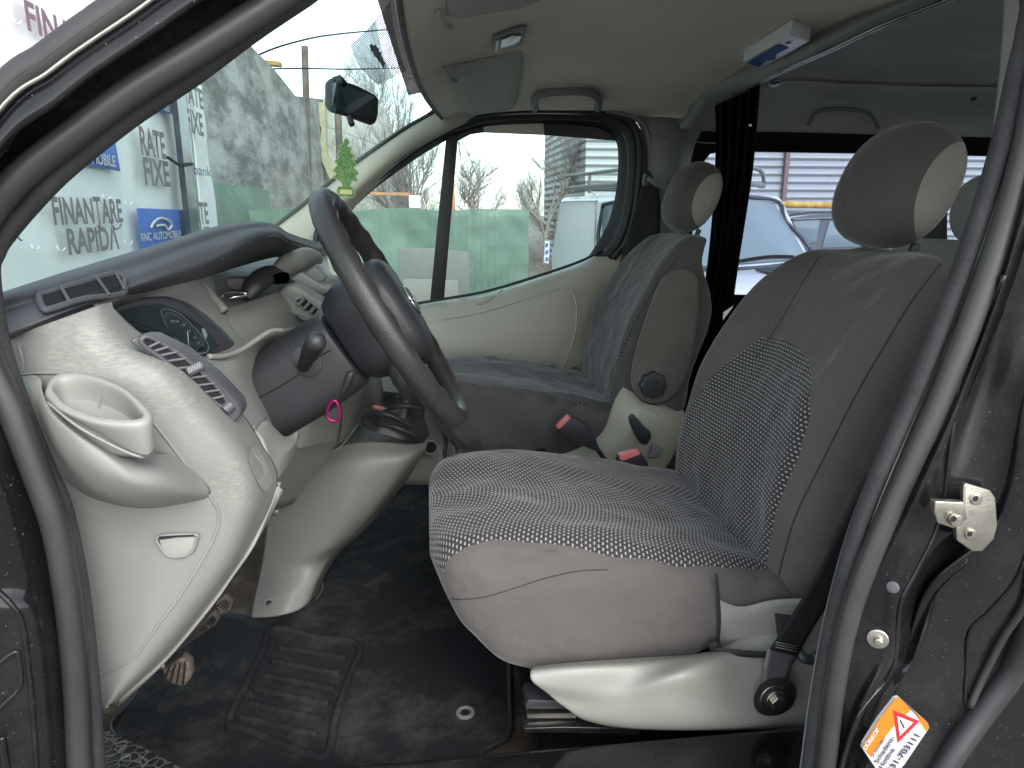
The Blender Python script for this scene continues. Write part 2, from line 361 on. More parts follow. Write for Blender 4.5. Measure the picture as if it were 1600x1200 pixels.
# hinge pillar, lower left
hp = grid('hinge_pillar', [
    PP([(-300, 380, .56), (-150, 400, .56), (-80, 410, .565), (-48, 420, .60)]),
    PP([(-300, 560, .56), (-130, 560, .56), (-60, 570, .565), (-18, 575, .60)]),
    PP([(-300, 740, .555), (-120, 740, .555), (-20, 745, .565), (52, 750, .60)]),
    PP([(-300, 900, .55), (-140, 905, .55), (10, 905, .565), (92, 905, .60)]),
    PP([(-300, 970, .55), (-100, 960, .548), (38, 965, .562), (102, 970, .60)]),
    PP([(-300, 1100, .55), (-90, 1100, .545), (52, 1100, .562), (114, 1100, .60)]),
    PP([(-300, 1400, .55), (-90, 1400, .545), (66, 1400, .562), (130, 1400, .60)])], m_paint, van, thick=.01)
tube('pressed_ridge', [hit(hp, *q, off=.0005) for q in [(-60, 850), (-10, 915), (18, 945), (35, 975), (44, 1040), (52, 1120), (60, 1250)]], .0022, m_paint, hp)
tube('pressed_recess', [hit(hp, *q, off=.0005) for q in [(-25, 1060), (0, 1035), (24, 1018), (30, 1030), (32, 1070), (14, 1092), (-8, 1112), (-30, 1118)]], .002, m_paint, hp, closed=True)
tube('pressed_rib', [hit(hp, *q, off=.0005) for q in [(3, 1150), (8, 1180), (16, 1240)]], .003, m_paint, hp)
# body behind the opening, right
bp = grid('centre_pillar', [
    PP([(1655, -150, .60), (1690, -150, .57), (1760, -150, .56), (1850, -150, .55), (2000, -150, .55), (2400, -150, .55)]),
    PP([(1625, 130, .60), (1650, 130, .57), (1720, 130, .56), (1800, 130, .55), (1950, 130, .55), (2400, 130, .55)]),
    PP([(1568, 400, .60), (1580, 400, .575), (1600, 400, .58), (1680, 400, .56), (1800, 400, .55), (2400, 400, .55)]),
    PP([(1495, 600, .60), (1510, 600, .585), (1535, 600, .592), (1600, 600, .565), (1700, 600, .55), (2400, 600, .55)]),
    PP([(1408, 790, .60), (1432, 795, .59), (1470, 800, .585), (1545, 800, .575), (1680, 800, .55), (2400, 800, .55)]),
    PP([(1350, 925, .60), (1380, 930, .59), (1408, 935, .582), (1450, 930, .60), (1560, 900, .57), (2400, 900, .55)]),
    PP([(1322, 1020, .60), (1365, 1020, .59), (1398, 1022, .580), (1420, 1030, .605), (1520, 1020, .60), (2400, 1050, .55)]),
    PP([(1305, 1110, .60), (1330, 1110, .59), (1352, 1102, .580), (1385, 1100, .60), (1500, 1130, .60), (2400, 1160, .55)]),
    PP([(1290, 1230, .60), (1300, 1230, .59), (1310, 1230, .580), (1335, 1230, .60), (1440, 1240, .59), (2400, 1260, .55)]),
    PP([(1270, 1450, .60), (1280, 1450, .59), (1292, 1450, .580), (1320, 1450, .60), (1420, 1450, .59), (2400, 1450, .55)])], m_paint, van, thick=.01, nu=70, nv=80)
tube('pressed_ridge', [hit(bp, *q, off=.0004) for q in [(1570, 430), (1535, 510), (1500, 600), (1487, 680), (1478, 760), (1470, 805), (1457, 843), (1430, 895), (1409, 935), (1402, 980), (1397, 1033), (1380, 1067), (1345, 1110), (1322, 1170), (1308, 1230)]], .0022, m_paint, bp)
tube('pressed_ridge', [hit(bp, *q, off=.0004) for q in [(1610, 830), (1590, 900), (1545, 955), (1515, 985), (1510, 1040), (1508, 1100), (1520, 1110)]], .0018, m_paint, bp)
tube('rear_door_seal', [hit(bp, *q, off=.004) for q in [(1680, 700), (1640, 880), (1612, 960), (1580, 1040), (1530, 1110), (1480, 1180), (1440, 1250)]], .013, m_rubber2, bp)
tube('rear_door_seal', [hit(bp, *q, off=.003) for q in [(1660, 600), (1625, 830), (1600, 935), (1566, 990), (1535, 1050), (1512, 1102)]], .004, m_rubber, bp)
def stud(px, py, r, h, mt, nm='plug'): 
    a = hit(bp, px, py); b = hit(bp, px, py, off=.01); return disc(nm, a - (b - a) * .1, b - a, r, h, mt, bp, bevel=min(h, r) * .35)
stud(1395, 917, .0062, .004, m_vent, 'rubber_plug'); stud(1388, 893, .0064, .0006, m_paint, 'hole_ring')
stud(1371, 997, .0108, .004, m_metal, 'washer'); stud(1374, 998, .0045, .010, m_metal, 'stud'); stud(1447, 981, .006, .002, m_paint, 'rubber_plug')
# striker plate
sp0 = [P(*q, Y=.562) for q in [(1506, 762), (1509, 755), (1547, 766), (1556, 778), (1559, 818), (1558, 838), (1535, 862), (1520, 862), (1496, 845), (1494, 820), (1506, 812)]]
st = prism('striker_plate', sp0, (0, .006, 0), m_metal, bp, bevel=.0012, label='galvanised steel door striker plate with two screws')
prism('striker_arm', [P(*q, Y=.556) for q in [(1462, 783), (1507, 785), (1512, 812), (1490, 826), (1466, 818), (1460, 800)]], (0, .008, 0), m_metal, bp, bevel=.0012)
for q in ((1524, 779), (1515, 834)):
    disc('screw', P(*q, Y=.5625), (0, -1, 0), .0058, .003, m_metal, bp, bevel=.001); disc('screw_socket', P(*q, Y=.5592), (0, -1, 0), .0028, .0004, m_void, bp)
disc('pin', P(1490, 811, Y=.556), (0, -1, 0), .0062, .005, m_metal, bp, bevel=.001); disc('screw_socket', P(1490, 811, Y=.5509), (0, -1, 0), .003, .0003, m_void, bp)
# insurance sticker on the pillar
so = hit(bp, 1380, 1215); sn = (hit(bp, 1380, 1180, off=.01) - hit(bp, 1380, 1180)).normalized(); sn = Vector((0, -1, 0)) if sn.y > -.5 else sn
def SK(px, py, off=.0012): return P(px, py, Y=.572 - off)
ex = (SK(1404, 1090) - SK(1348, 1170)).normalized(); ey = -(SK(1452, 1136) - SK(1404, 1090)).normalized(); ey = (ey - ex * ey.dot(ex)).normalized()
stk = prism('sticker', [SK(1348, 1170), SK(1350, 1162), SK(1374, 1124), SK(1399, 1092), SK(1405, 1090), SK(1450, 1130), SK(1452, 1137), SK(1412, 1196), SK(1385, 1225)], (0, .004, 0), m_whitep, bp, label='white and orange hotline sticker with a red warning triangle')
prism('orange_band', [SK(1348.5, 1170, .0015), SK(1350, 1162, .0015), SK(1374, 1124, .0015), SK(1399, 1092, .0015), SK(1405, 1090, .0015), SK(1425, 1108, .0015), SK(1392, 1140, .0015), SK(1360, 1182, .0015)], (0, .0004, 0), m_orange, bp)
prism('orange_band', [SK(1425, 1108, .0015), SK(1405, 1090.5, .0015), SK(1450, 1130, .0015), SK(1452, 1137, .0015), SK(1447, 1143, .0015)], (0, .0004, 0), m_orange, bp)
prism('warning_triangle', [SK(1396, 1110, .002), SK(1437, 1127, .002), SK(1403, 1161, .002)], (0, .0004, 0), m_redp, bp, bevel=.0001)
prism('triangle_field', [SK(1402, 1119, .0025), SK(1427, 1129, .0025), SK(1406, 1150, .0025)], (0, .0004, 0), m_whitep, bp)
prism('triangle_bar', [SK(1406, 1126, .003), SK(1408, 1125, .003), SK(1414, 1137, .003), SK(1412, 1138, .003)], (0, .0004, 0), m_navy, bp)
def stext(t, a, b, h, mt, bold=.02, shear=0):
    p, q = SK(*a, .0028), SK(*b, .0028); d = (q - p); u = Vector((-d.z, 0, d.x)).normalized(); text('lettering', t, p, d, u, h, mt, stk, width=d.length, bold=bold, shear=shear, thick=.0002)
stext('DÜRKOP', (1353, 1172), (1375, 1139), .0050, m_whitep, .03, .2)
stext('24-Stunden-', (1364, 1184), (1384, 1153), .0034, m_navy)
stext('Schadens-', (1371.5, 1193), (1399, 1152), .0056, m_navy)
stext('Hotline', (1378.5, 1201), (1399, 1171), .0056, m_navy)
stext('0531-703111', (1387, 1214), (1437, 1150), .0072, m_navy, .03)
# beige inner pillar trim by the driver
grid('inner_pillar_trim', [PP([(1572, -140, .68), (1600, -140, .64), (1640, -140, .62)]), PP([(1568, 0, .68), (1592, 0, .65), (1625, 0, .62)]), PP([(1560, 117, .68), (1580, 117, .65), (1608, 117, .62)]), PP([(1547, 233, .68), (1562, 233, .655), (1584, 233, .625)]),
    PP([(1537, 300, .68), (1550, 300, .655), (1570, 300, .625)]), PP([(1498, 400, .68), (1512, 400, .655), (1530, 400, .625)]), PP([(1440, 560, .68), (1450, 560, .655), (1462, 560, .625)]), PP([(1345, 800, .68), (1352, 800, .65), (1362, 800, .625)]), PP([(1296, 940, .68), (1310, 940, .65), (1318, 940, .625)]), PP([(1250, 1220, .68), (1260, 1220, .65), (1276, 1220, .625)])], m_grey, van, thick=.004)
# closed shell that shuts out light elsewhere
shell = grid('roof', [[Vector((-.1, .6, 1.90)), Vector((-.12, 1.5, 2.06)), Vector((-.05, 2.5, 1.92))], [Vector((.4, .6, 1.96)), Vector((.4, 1.5, 2.09)), Vector((.4, 2.52, 1.98))], [Vector((2.8, .6, 1.96)), Vector((2.8, 1.5, 2.09)), Vector((2.8, 2.52, 1.98))]], m_paint, van, thick=.01, nu=12, nv=12)
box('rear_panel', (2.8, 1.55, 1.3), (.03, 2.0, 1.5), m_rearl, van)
box('body_side', (1.9, .60, .82), (1.9, .02, .86), m_paint, van); box('roof_side', (1.9, .60, 1.90), (1.9, .02, .22), m_paint, van); box('side_post', (1.06, .60, 1.52), (.22, .02, .56), m_paint, van); box('side_post', (2.75, .60, 1.52), (.2, .02, .56), m_paint, van); box('rear_side_window', (1.9, .60, 1.52), (1.5, .006, .56), m_glass, van)
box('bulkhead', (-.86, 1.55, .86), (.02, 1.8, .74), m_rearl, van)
box('front_wing', (-1.0, .57, .88), (1.2, .02, .62), m_paint, van)
floor = box('floor_pan', (.9, 1.55, .655), (3.6, 1.9, .03), m_carpet, van)
box('sill', (.45, .70, .72), (2.6, .20, .26), m_paint, van, bevel=.02, label='glossy black painted door sill')
box('seat_box', (.45, 1.07, .77), (.60, .28, .19), m_paint, van, bevel=.015)

# ---- ceiling
def zc(Y):
    pts = [(.60, 1.80), (.75, 1.87), (1.0, 1.915), (1.4, 1.94), (1.8, 1.94), (2.1, 1.925), (2.3, 1.895), (2.43, 1.852)]
    for a, b in zip(pts, pts[1:]):
        if Y <= b[0] + 1e-6: return a[1] + (b[1] - a[1]) * (Y - a[0]) / (b[0] - a[0])
    return 1.85
def xf(Y): return -.022 + max(0, Y - 1.2) ** 2 * .062 + (.0 if Y > .9 else (.9 - Y) * .1)
Ys = [.60, .75, 1.0, 1.4, 1.8, 2.1, 2.3, 2.43]
rows = []
for Y in Ys:
    z = zc(Y); x0 = xf(Y); d = max(.0, min(.10, z - 1.84)); zf = min(z, 1.84)
    rows.append([Vector((x0 - .012, Y, zf + .004)), Vector((x0, Y, zf - .004)), Vector((x0 + .03, Y, zf + .008)), Vector((x0 + .12, Y, zf + d * .55)), Vector((x0 + .26, Y, zf + d * .92)), Vector((.42, Y, z)), Vector((.66, Y, z)), Vector((.88, Y, z - .01))])
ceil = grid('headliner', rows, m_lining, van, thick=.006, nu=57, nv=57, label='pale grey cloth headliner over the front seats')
tube('front_edge_seal', [r[1] + Vector((-.008, 0, 0)) for r in rows], .006, m_rubber2, ceil)
# rear arch trim and rail
ar = [(1062, 195), (1075, 188), (1088, 158), (1098, 144), (1150, 116), (1200, 89), (1300, 43), (1417, 0), (1560, -40), (1700, -70)]
br = [(1066, 200), (1088, 200), (1112, 178), (1122, 160), (1160, 139), (1200, 122), (1300, 75), (1440, 14), (1600, -40), (1760, -75)]
Yr = [2.36, 2.34, 2.30, 2.24, 2.05, 1.86, 1.58, 1.36, 1.15, 1.0]
Ya = Yr
arch = grid('ceiling_arch', [[P(a[0] - 4, a[1] - 8, Y=y) for a, y in zip(ar, Ya)], [P(*a, Y=y - .02) for a, y in zip(ar, Ya)], [P((a[0] + b[0]) / 2, (a[1] + b[1]) / 2, Y=y - .03) for a, b, y in zip(ar, br, Ya)], [P(*b, Y=y) for b, y in zip(br, Yr)], [P(b[0] + 6, b[1] - 6, Y=y + .05) for b, y in zip(br, Yr)]], m_arch, van, thick=.01, nu=60)
grid('arch_foot', [PP([(1062, 195, 2.32), (1066, 201, 2.30), (1090, 204, 2.30), (1125, 200, 2.33)]), PP([(1080, 168, 2.30), (1088, 172, 2.27), (1105, 176, 2.27), (1130, 178, 2.30)]), PP([(1095, 145, 2.27), (1102, 149, 2.24), (1115, 155, 2.24), (1135, 150, 2.27)])], m_arch, arch, thick=.01)
rail = PP([(1118, 162, 2.22), (1160, 141, 2.03), (1187, 127, 1.91), (1250, 98, 1.70), (1300, 76, 1.56), (1367, 44, 1.42), (1440, 15, 1.33), (1520, -15, 1.24), (1600, -40, 1.14)])
tube('curtain_rail', rail, .0022, m_chrome, arch); tube('curtain_rail', [p + Vector((.008, 0, -.002)) for p in rail], .0016, m_chrome, arch); tube('rail_gap', [p + Vector((.004, 0, .002)) for p in rail], .003, m_void, arch)
# rear compartment
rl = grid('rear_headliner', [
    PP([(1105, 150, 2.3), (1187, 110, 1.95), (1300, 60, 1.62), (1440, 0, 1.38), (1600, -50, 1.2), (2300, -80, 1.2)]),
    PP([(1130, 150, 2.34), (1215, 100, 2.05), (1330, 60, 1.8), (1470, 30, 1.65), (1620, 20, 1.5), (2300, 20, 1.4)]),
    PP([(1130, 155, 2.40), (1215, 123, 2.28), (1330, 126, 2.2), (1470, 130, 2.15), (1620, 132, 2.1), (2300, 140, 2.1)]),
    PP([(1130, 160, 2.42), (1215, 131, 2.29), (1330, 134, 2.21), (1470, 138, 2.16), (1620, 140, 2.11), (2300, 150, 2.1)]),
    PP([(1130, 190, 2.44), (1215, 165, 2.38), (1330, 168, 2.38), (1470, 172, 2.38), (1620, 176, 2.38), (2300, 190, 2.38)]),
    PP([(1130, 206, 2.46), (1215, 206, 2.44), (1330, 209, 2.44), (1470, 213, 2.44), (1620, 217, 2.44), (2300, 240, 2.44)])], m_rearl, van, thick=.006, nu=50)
tube('roof_grab_rail', PP([(1262, 196, 2.36), (1275, 176, 2.34), (1300, 171, 2.33), (1340, 172, 2.33), (1360, 180, 2.34), (1372, 200, 2.36)]), .007, m_greyd, rl)
disc('coat_hook', P(1211, 127, Y=2.18), (0, -.5, -1), .018, .01, m_chrome, rl, bevel=.003)
disc('headliner_clip', P(1521, 154, Y=2.1), (0, -.5, -1), .009, .004, m_blackpl, rl)
# rear side wall with a window opening (far side)
Yw = 2.50
fr = prism('rear_side_wall', PP([(1040, 190), (1130, 196), (1600, 205), (2300, 215), (2300, 260), (1400, 240), (1345, 239), (1165, 236), (1135, 236), (1110, 240), (1093, 262), (1086, 300), (1078, 430), (1080, 456), (1130, 461), (1400, 466), (2300, 480), (2300, 1100), (980, 1100), (1040, 460)], Yw), (0, .03, 0), m_cloth, van)
for me_f in [1]: pass
prism('rear_window_post', PP([(1400, 236), (1480, 238), (1480, 470), (1400, 468)], Yw + .002), (0, .02, 0), m_rubber2, fr)
prism('rear_side_window', PP([(1075, 225), (2310, 240), (2310, 480), (1070, 470)], Yw + .035), (0, .004, 0), m_tint, fr)
tube('window_latch', PP([(1086, 204), (1110, 204), (1128, 205)], 2.40), .003, m_silverp, fr); tube('window_latch', PP([(1094, 212), (1090, 222), (1130, 224)], 2.42), .0022, m_silverp, fr)
disc('latch_screw', P(1091, 203, Y=2.39), (0, -1, 0), .005, .004, m_chrome, fr)
# dark rear seats glimpsed behind
def ellipsoid(name, c, r, mat, parent, p=2.4, attr=None, rot=None, axis_y=True, label=None):
    n, m = 40, 28; vs = []; uv = []; mm = []
    for j in range(m + 1):
        s = -math.cos(math.pi * j / m); k = max(1e-3, (1 - abs(s) ** p)) ** (1 / p)
        for i in range(n):
            a = 2 * math.pi * i / n; ca, sa = math.cos(a), math.sin(a); q = 2.3
            v = Vector((r[0] * k * math.copysign(abs(ca) ** (2 / q), ca), r[1] * s, r[2] * k * math.copysign(abs(sa) ** (2 / q), sa)))
            if attr: mm.append(attr(v, s, ca, sa))
            if rot: v = rot @ v
            vs.append(v + Vector(c)); uv.append((a * .09, s * r[1]))
    fs = [(j * n + i, j * n + (i + 1) % n, (j + 1) * n + (i + 1) % n, (j + 1) * n + i) for j in range(m) for i in range(n)] + [tuple(range(n)), tuple(m * n + i for i in reversed(range(n)))]
    return mesh(name, vs, fs, mat, parent, uv=uv, attr={'m': mm} if attr else None, label=label)
rs = root_part('rear_seat', (1.5, 1.1, .7), 'black rear bench seat hidden behind the front seats')
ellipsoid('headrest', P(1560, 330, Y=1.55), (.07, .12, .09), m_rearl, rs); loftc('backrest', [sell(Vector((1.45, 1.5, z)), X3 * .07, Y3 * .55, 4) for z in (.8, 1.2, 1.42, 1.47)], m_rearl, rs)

# ---- passenger door and pillar
wl = [(548, 312), (575, 286), (600, 266), (650, 231), (700, 202), (735, 189), (775, 181), (850, 178), (920, 181), (960, 188), (982, 205), (990, 240), (988, 290), (980, 340), (966, 378), (948, 400)]
wl2 = [(560, 318), (583, 297), (605, 280), (652, 247), (700, 218), (735, 203), (775, 196), (850, 193), (910, 196), (945, 203), (962, 220), (966, 250), (963, 295), (953, 340), (938, 372), (920, 400)]
door = grid('passenger_door', [
    PP([(500, 415, 2.46), (560, 440, 2.46), (620, 468, 2.46), (672, 474, 2.46), (760, 460, 2.46), (850, 432, 2.46), (905, 413, 2.46), (940, 395, 2.46), (975, 375, 2.46)]),
    PP([(498, 418, 2.43), (560, 448, 2.43), (620, 474, 2.42), (672, 480, 2.41), (760, 466, 2.41), (850, 438, 2.41), (912, 419, 2.41), (948, 410, 2.42), (985, 400, 2.42)]),
    PP([(500, 430, 2.42), (560, 470, 2.41), (620, 490, 2.40), (676, 497, 2.385), (762, 484, 2.385), (850, 456, 2.385), (905, 440, 2.39), (950, 432, 2.41), (990, 425, 2.42)]),
    PP([(500, 470, 2.42), (560, 500, 2.42), (625, 520, 2.41), (682, 520, 2.36), (765, 505, 2.36), (850, 475, 2.36), (893, 465, 2.37), (950, 460, 2.41), (990, 460, 2.42)]),
    PP([(500, 530, 2.42), (560, 550, 2.42), (635, 560, 2.41), (690, 560, 2.35), (770, 550, 2.35), (850, 530, 2.35), (895, 520, 2.36), (950, 520, 2.41), (990, 520, 2.42)]),
    PP([(500, 600, 2.42), (560, 620, 2.42), (640, 630, 2.41), (692, 640, 2.37), (770, 640, 2.37), (830, 630, 2.37), (870, 610, 2.38), (950, 610, 2.41), (990, 610, 2.42)]),
    PP([(500, 760, 2.42), (560, 760, 2.42), (640, 770, 2.41), (700, 780, 2.41), (770, 780, 2.41), (850, 780, 2.41), (880, 780, 2.41), (950, 780, 2.42), (1040, 780, 2.42)])], m_trim, van, thick=.02, nu=65, nv=49, label='beige plastic passenger door trim')
tube('trim_groove', dense(door, [(690, 500), (762, 486), (850, 458), (880, 450), (896, 458), (901, 490), (896, 530), (878, 575), (850, 612)], .001), .003, m_trim, door)
tube('window_sill_seal', PP([(640, 476, 2.44), (676, 470, 2.44), (760, 455, 2.44), (850, 428, 2.44), (905, 409, 2.44), (940, 392, 2.44)]), .005, m_rubber2, door)
ring = wl
tube('window_seal', PP(ring, 2.43), [.018] * 6 + [.017] * 4 + [.022] * 6, m_rubber2, door, n=90)
tube('outer_seal', [P(a + (10 if a > 900 else 3), b - (7 if b < 300 else -4), Y=2.40) for a, b in ring[2:]], .011, m_rubber2, door, n=90)
tube('frame_seal', [P(a + 26, b - 6, Y=2.395) for a, b in ring[8:]], .009, m_greyd, door)
tube('frame_seal', [P(a + 16, b - 4, Y=2.39) for a, b in ring[8:]], .004, m_rubber2, door)
grid('window_reveal', [[P(*q, Y=2.43) for q in wl], [P(*q, Y=2.47) for q in wl2]], m_rubber2, door, thick=.004, nu=80, nv=4)
prism('window_post', PP([(672, 470), (694, 466), (716, 212), (698, 206)], 2.45), (0, .03, 0), m_rubber2, door, bevel=.003)
prism('side_window', PP([(540, 330), (600, 262), (700, 195), (850, 178), (965, 185), (980, 400), (850, 445), (620, 490)], 2.485), (0, .004, 0), m_glass, door)
prism('window_top_band', PP([(690, 216), (720, 190), (760, 190), (850, 190), (975, 190), (975, 221), (850, 211), (755, 207), (735, 210), (712, 222)], 2.475), (0, .004, 0), m_dkcar, door)  # dark band across the top of the passenger window
prism('beige_band_piece', PP([(754, 192), (848, 180), (850, 210), (756, 206)], 2.470), (0, .003, 0), m_lining, door)  # opaque beige piece set on the dark band
tube('handle_recess', [hit(door, *q, off=-.001) for q in [(722, 468), (745, 474), (770, 466), (784, 455)]], .006, m_olive, door, flat=.5)
tube('window_latch', PP([(632, 478), (640, 482), (646, 470)], 2.40), .006, m_silverp, door)
tube('glass_mark', PP([(661, 479), (664, 482), (661, 485), (658, 482)], 2.484), .0006, m_navy, door, closed=True)
pil = grid('passenger_pillar_trim', [
    PP([(988, 180, 2.42), (1010, 182, 2.40), (1050, 184, 2.38), (1090, 188, 2.38), (1120, 190, 2.44)]),
    PP([(1004, 215, 2.42), (1016, 215, 2.39), (1045, 215, 2.37), (1070, 215, 2.38), (1090, 215, 2.46)]),
    PP([(1004, 300, 2.42), (1014, 300, 2.39), (1035, 300, 2.37), (1058, 300, 2.38), (1072, 300, 2.46)]),
    PP([(985, 390, 2.42), (997, 390, 2.39), (1020, 390, 2.37), (1045, 390, 2.38), (1065, 390, 2.46)]),
    PP([(950, 500, 2.42), (970, 500, 2.39), (1000, 500, 2.37), (1040, 500, 2.38), (1060, 500, 2.46)]),
    PP([(930, 700, 2.42), (960, 700, 2.39), (1000, 700, 2.37), (1040, 700, 2.38), (1060, 700, 2.46)])], m_greyd, van, thick=.01)
tube('belt_guide_panel', [hit(pil, *q, off=.001) for q in [(1006, 290), (1009, 225), (1016, 214), (1036, 213), (1048, 226), (1045, 260), (1042, 285)]], .0025, m_greyd, pil)
loftc('belt_guide', [sell(P(1012, 285, Y=2.33), X3 * .02, Z3 * .035, 2.2), sell(P(1014, 287, Y=2.31), X3 * .012, Z3 * .028, 2.2)], m_blackpl, pil, m=2)
tube('belt_anchor', PP([(1012, 278, 2.30), (1022, 286, 2.29), (1036, 294, 2.30)]), .008, m_greyd, pil)
def ribbon(name, L, Rr, mat, parent, thick=.0014, **k): return grid(name, [L, Rr], mat, parent, nu=40, nv=6, thick=thick, **k)
ribbon('seat_belt', PP([(1003, 290, 2.30), (992, 330, 2.28), (980, 370, 2.25), (965, 420, 2.22)]), PP([(1030, 292, 2.30), (1032, 330, 2.28), (1030, 370, 2.25), (1020, 420, 2.22)]), m_webbing, pil)
# A-pillar trim, passenger side
ap = grid('windscreen_pillar', [
    PP([(395, 380, 2.46), (425, 356, 2.46), (470, 322, 2.45), (520, 281, 2.44), (580, 236, 2.43), (630, 202, 2.42), (675, 174, 2.41), (720, 146, 2.40)]),
    PP([(400, 388, 2.41), (440, 362, 2.41), (485, 330, 2.40), (530, 289, 2.39), (590, 244, 2.38), (640, 208, 2.37), (686, 180, 2.37), (730, 152, 2.37)]),
    PP([(440, 405, 2.39), (480, 380, 2.39), (508, 350, 2.385), (545, 308, 2.38), (600, 262, 2.38), (650, 227, 2.38), (700, 200, 2.38), (745, 176, 2.38)]),
    PP([(480, 440, 2.42), (500, 410, 2.43), (525, 370, 2.44), (556, 322, 2.44), (606, 274, 2.44), (654, 236, 2.44), (706, 206, 2.44), (750, 186, 2.44)])], m_trim, van, thick=.01)
tube('windscreen_edge_seal', PP([(400, 378, 2.44), (432, 352, 2.44), (470, 322, 2.43), (520, 281, 2.42), (580, 236, 2.41), (630, 202, 2.40), (668, 180, 2.39), (682, 168, 2.37), (683, 160, 2.34)]), .006, m_rubber2, ap)
tube('pillar_base_cover', PP([(496, 392, 2.36), (494, 372, 2.36), (500, 352, 2.37), (508, 335, 2.38)]), .010, m_rubber2, ap)
# windscreen
def ws(x, Y): return Vector((x, Y, 1.52 + (x + .45) * .74))
wsg = grid('windscreen', [[ws(-.85, .62), ws(-.95, 1.5), ws(-.85, 2.46)], [ws(-.4, .6), ws(-.45, 1.5), ws(-.4, 2.46)], [ws(-.05, .6), ws(-.06, 1.5), ws(.04, 2.44)]], m_glass, van, nu=20, nv=20, thick=.004)
def stripes():
    m = bpy.data.materials.new('dotted sun strip'); m.use_nodes = True; nt = m.node_tree; b = nt.nodes['Principled BSDF']; b.inputs['Base Color'].default_value = (.07, .07, .08, 1); b.inputs['Roughness'].default_value = .9
    uv = N(nt, 'UVMap'); sp = N(nt, 'SeparateXYZ'); nt.links.new(uv.outputs[0], sp.inputs[0])
    s = M(nt, 'FRACT', M(nt, 'MULTIPLY', sp.outputs[1], 90)); nt.links.new(M(nt, 'MULTIPLY', M(nt, 'LESS_THAN', s, .62), .96), b.inputs['Alpha']); return m
ss = [[PW(*q) + Vector((.006, 0, -.008)) for q in r] for r in ([(540, 62), (566, 37), (590, 8), (602, -8)], [(552, 90), (580, 66), (599, 44), (609, 34)], [(566, 108), (592, 92), (608, 79), (618, 71)], [(586, 126), (602, 117), (618, 109), (630, 103)])]
sunst = grid('sun_strip', ss, stripes(), wsg)
sky_poly = [(568, 58), (572, 56), (575, 60), (578, 57), (581, 64), (583, 61), (584, 70), (588, 68), (587, 76), (591, 80), (590, 83), (594, 86), (592, 96), (588, 92), (586, 86), (582, 84), (580, 78), (576, 76), (575, 70), (571, 68)]
prism('skyline_print', [PW(*q) + Vector((.008, 0, -.011)) for q in sky_poly], (0, 0, .0006), m_navy, wsg)

# ---- sun visors, map lamp, grab handle
def visor(TL, TR, BR, BL):
    rows = []
    for j in range(7):
        v = j / 6; vv = .5 - .5 * math.cos(math.pi * v) if False else v; r_ = []
        for i in range(7):
            u = i / 6; rnd_ = .035 * (abs(2 * v - 1) ** 6); u2 = rnd_ + u * (1 - 2 * rnd_)
            t = Vector(TL).lerp(Vector(TR), u2); b = Vector(BL).lerp(Vector(BR), u2); p = t.lerp(b, v)
            r_.append(hit(ceil, p.x, p.y, off=.016 - .008 * (abs(2 * u - 1) ** 8) - .008 * (abs(2 * v - 1) ** 8)))
        rows.append(r_)
    return grid('sun_visor', rows, m_visor, ceil, thick=.008, nu=31, nv=31)
visor((697, 102), (819, 78), (805, 168), (724, 178)); visor((694, -30), (866, -60), (850, -2), (696, 26))
for a, b in ((700, 108), (690, 18)): tube('visor_pivot', [hit(ceil, a - 8, b - 4, off=.004), hit(ceil, a - 4, b + 8, off=.014), hit(ceil, a + 8, b + 10, off=.016)], .005, m_visor, ceil)
lm = [hit(ceil, *q, off=.002) for q in [(769, 53), (769, 73), (805, 68), (816, 63), (823, 37), (812, 38)]]
prism('map_lamp', lm, Z3 * .012 * -.6, m_greyd, ceil, bevel=.002)
prism('lamp_lens', [hit(ceil, *q, off=.0115) for q in [(781, 52), (778, 70), (806, 64), (813, 46), (800, 45)]], Vector((0, 0, -.003)), m_chrome, ceil, bevel=.001)
prism('lamp_switch', [hit(ceil, *q, off=.0115) for q in [(772, 54), (771, 72), (776, 71), (778, 53)]], Vector((0, 0, -.003)), m_white, ceil, bevel=.001)
tube('grab_handle', PP([(836, 168, 2.33), (835, 157, 2.27), (846, 147, 2.22), (882, 143, 2.20), (918, 144, 2.22), (934, 153, 2.27), (934, 168, 2.33)]), [.016, .015, .013, .012, .013, .015, .016], m_greyd, ceil, n=60, flat=.75)

# ================================================================ dashboard
dash = root_part('dashboard', (-.35, 1.5, .9), 'worn light grey dashboard under a dark padded top')
pad = grid('dashboard_pad', [
    PP([(-20, 480, 1.3), (100, 445, 1.4), (230, 405, 1.5), (340, 368, 1.6), (400, 360, 1.7), (432, 362, 1.8), (452, 372, 1.9), (482, 380, 2.1), (512, 388, 2.42)]),
    PP([(-20, 464, .72), (100, 425, .82), (230, 386, .95), (340, 353, 1.1), (398, 346, 1.2), (430, 351, 1.35), (452, 364, 1.5), (482, 374, 1.9), (512, 382, 2.36)]),
    PP([(-10, 490, .67), (100, 458, .72), (225, 414, .84), (335, 374, 1.0), (398, 357, 1.1), (433, 357, 1.24), (455, 371, 1.42), (485, 380, 1.8), (513, 386, 2.32)]),
    PP([(2, 515, .655), (95, 482, .69), (215, 438, .80), (325, 398, .95), (390, 374, 1.05), (432, 366, 1.18), (456, 376, 1.38), (486, 384, 1.75), (513, 389, 2.30)]),
    PP([(14, 528, .662), (95, 494, .69), (205, 453, .79), (300, 427, .92), (365, 402, 1.04), (412, 381, 1.16), (445, 379, 1.36), (486, 389, 1.75), (512, 392, 2.30)]),
    PP([(20, 532, .71), (100, 500, .76), (210, 462, .88), (310, 436, 1.05), (370, 418, 1.25), (420, 404, 1.45), (450, 401, 1.6), (486, 402, 1.85), (510, 400, 2.34)])], m_pad, dash, thick=.006, nu=97, nv=61)
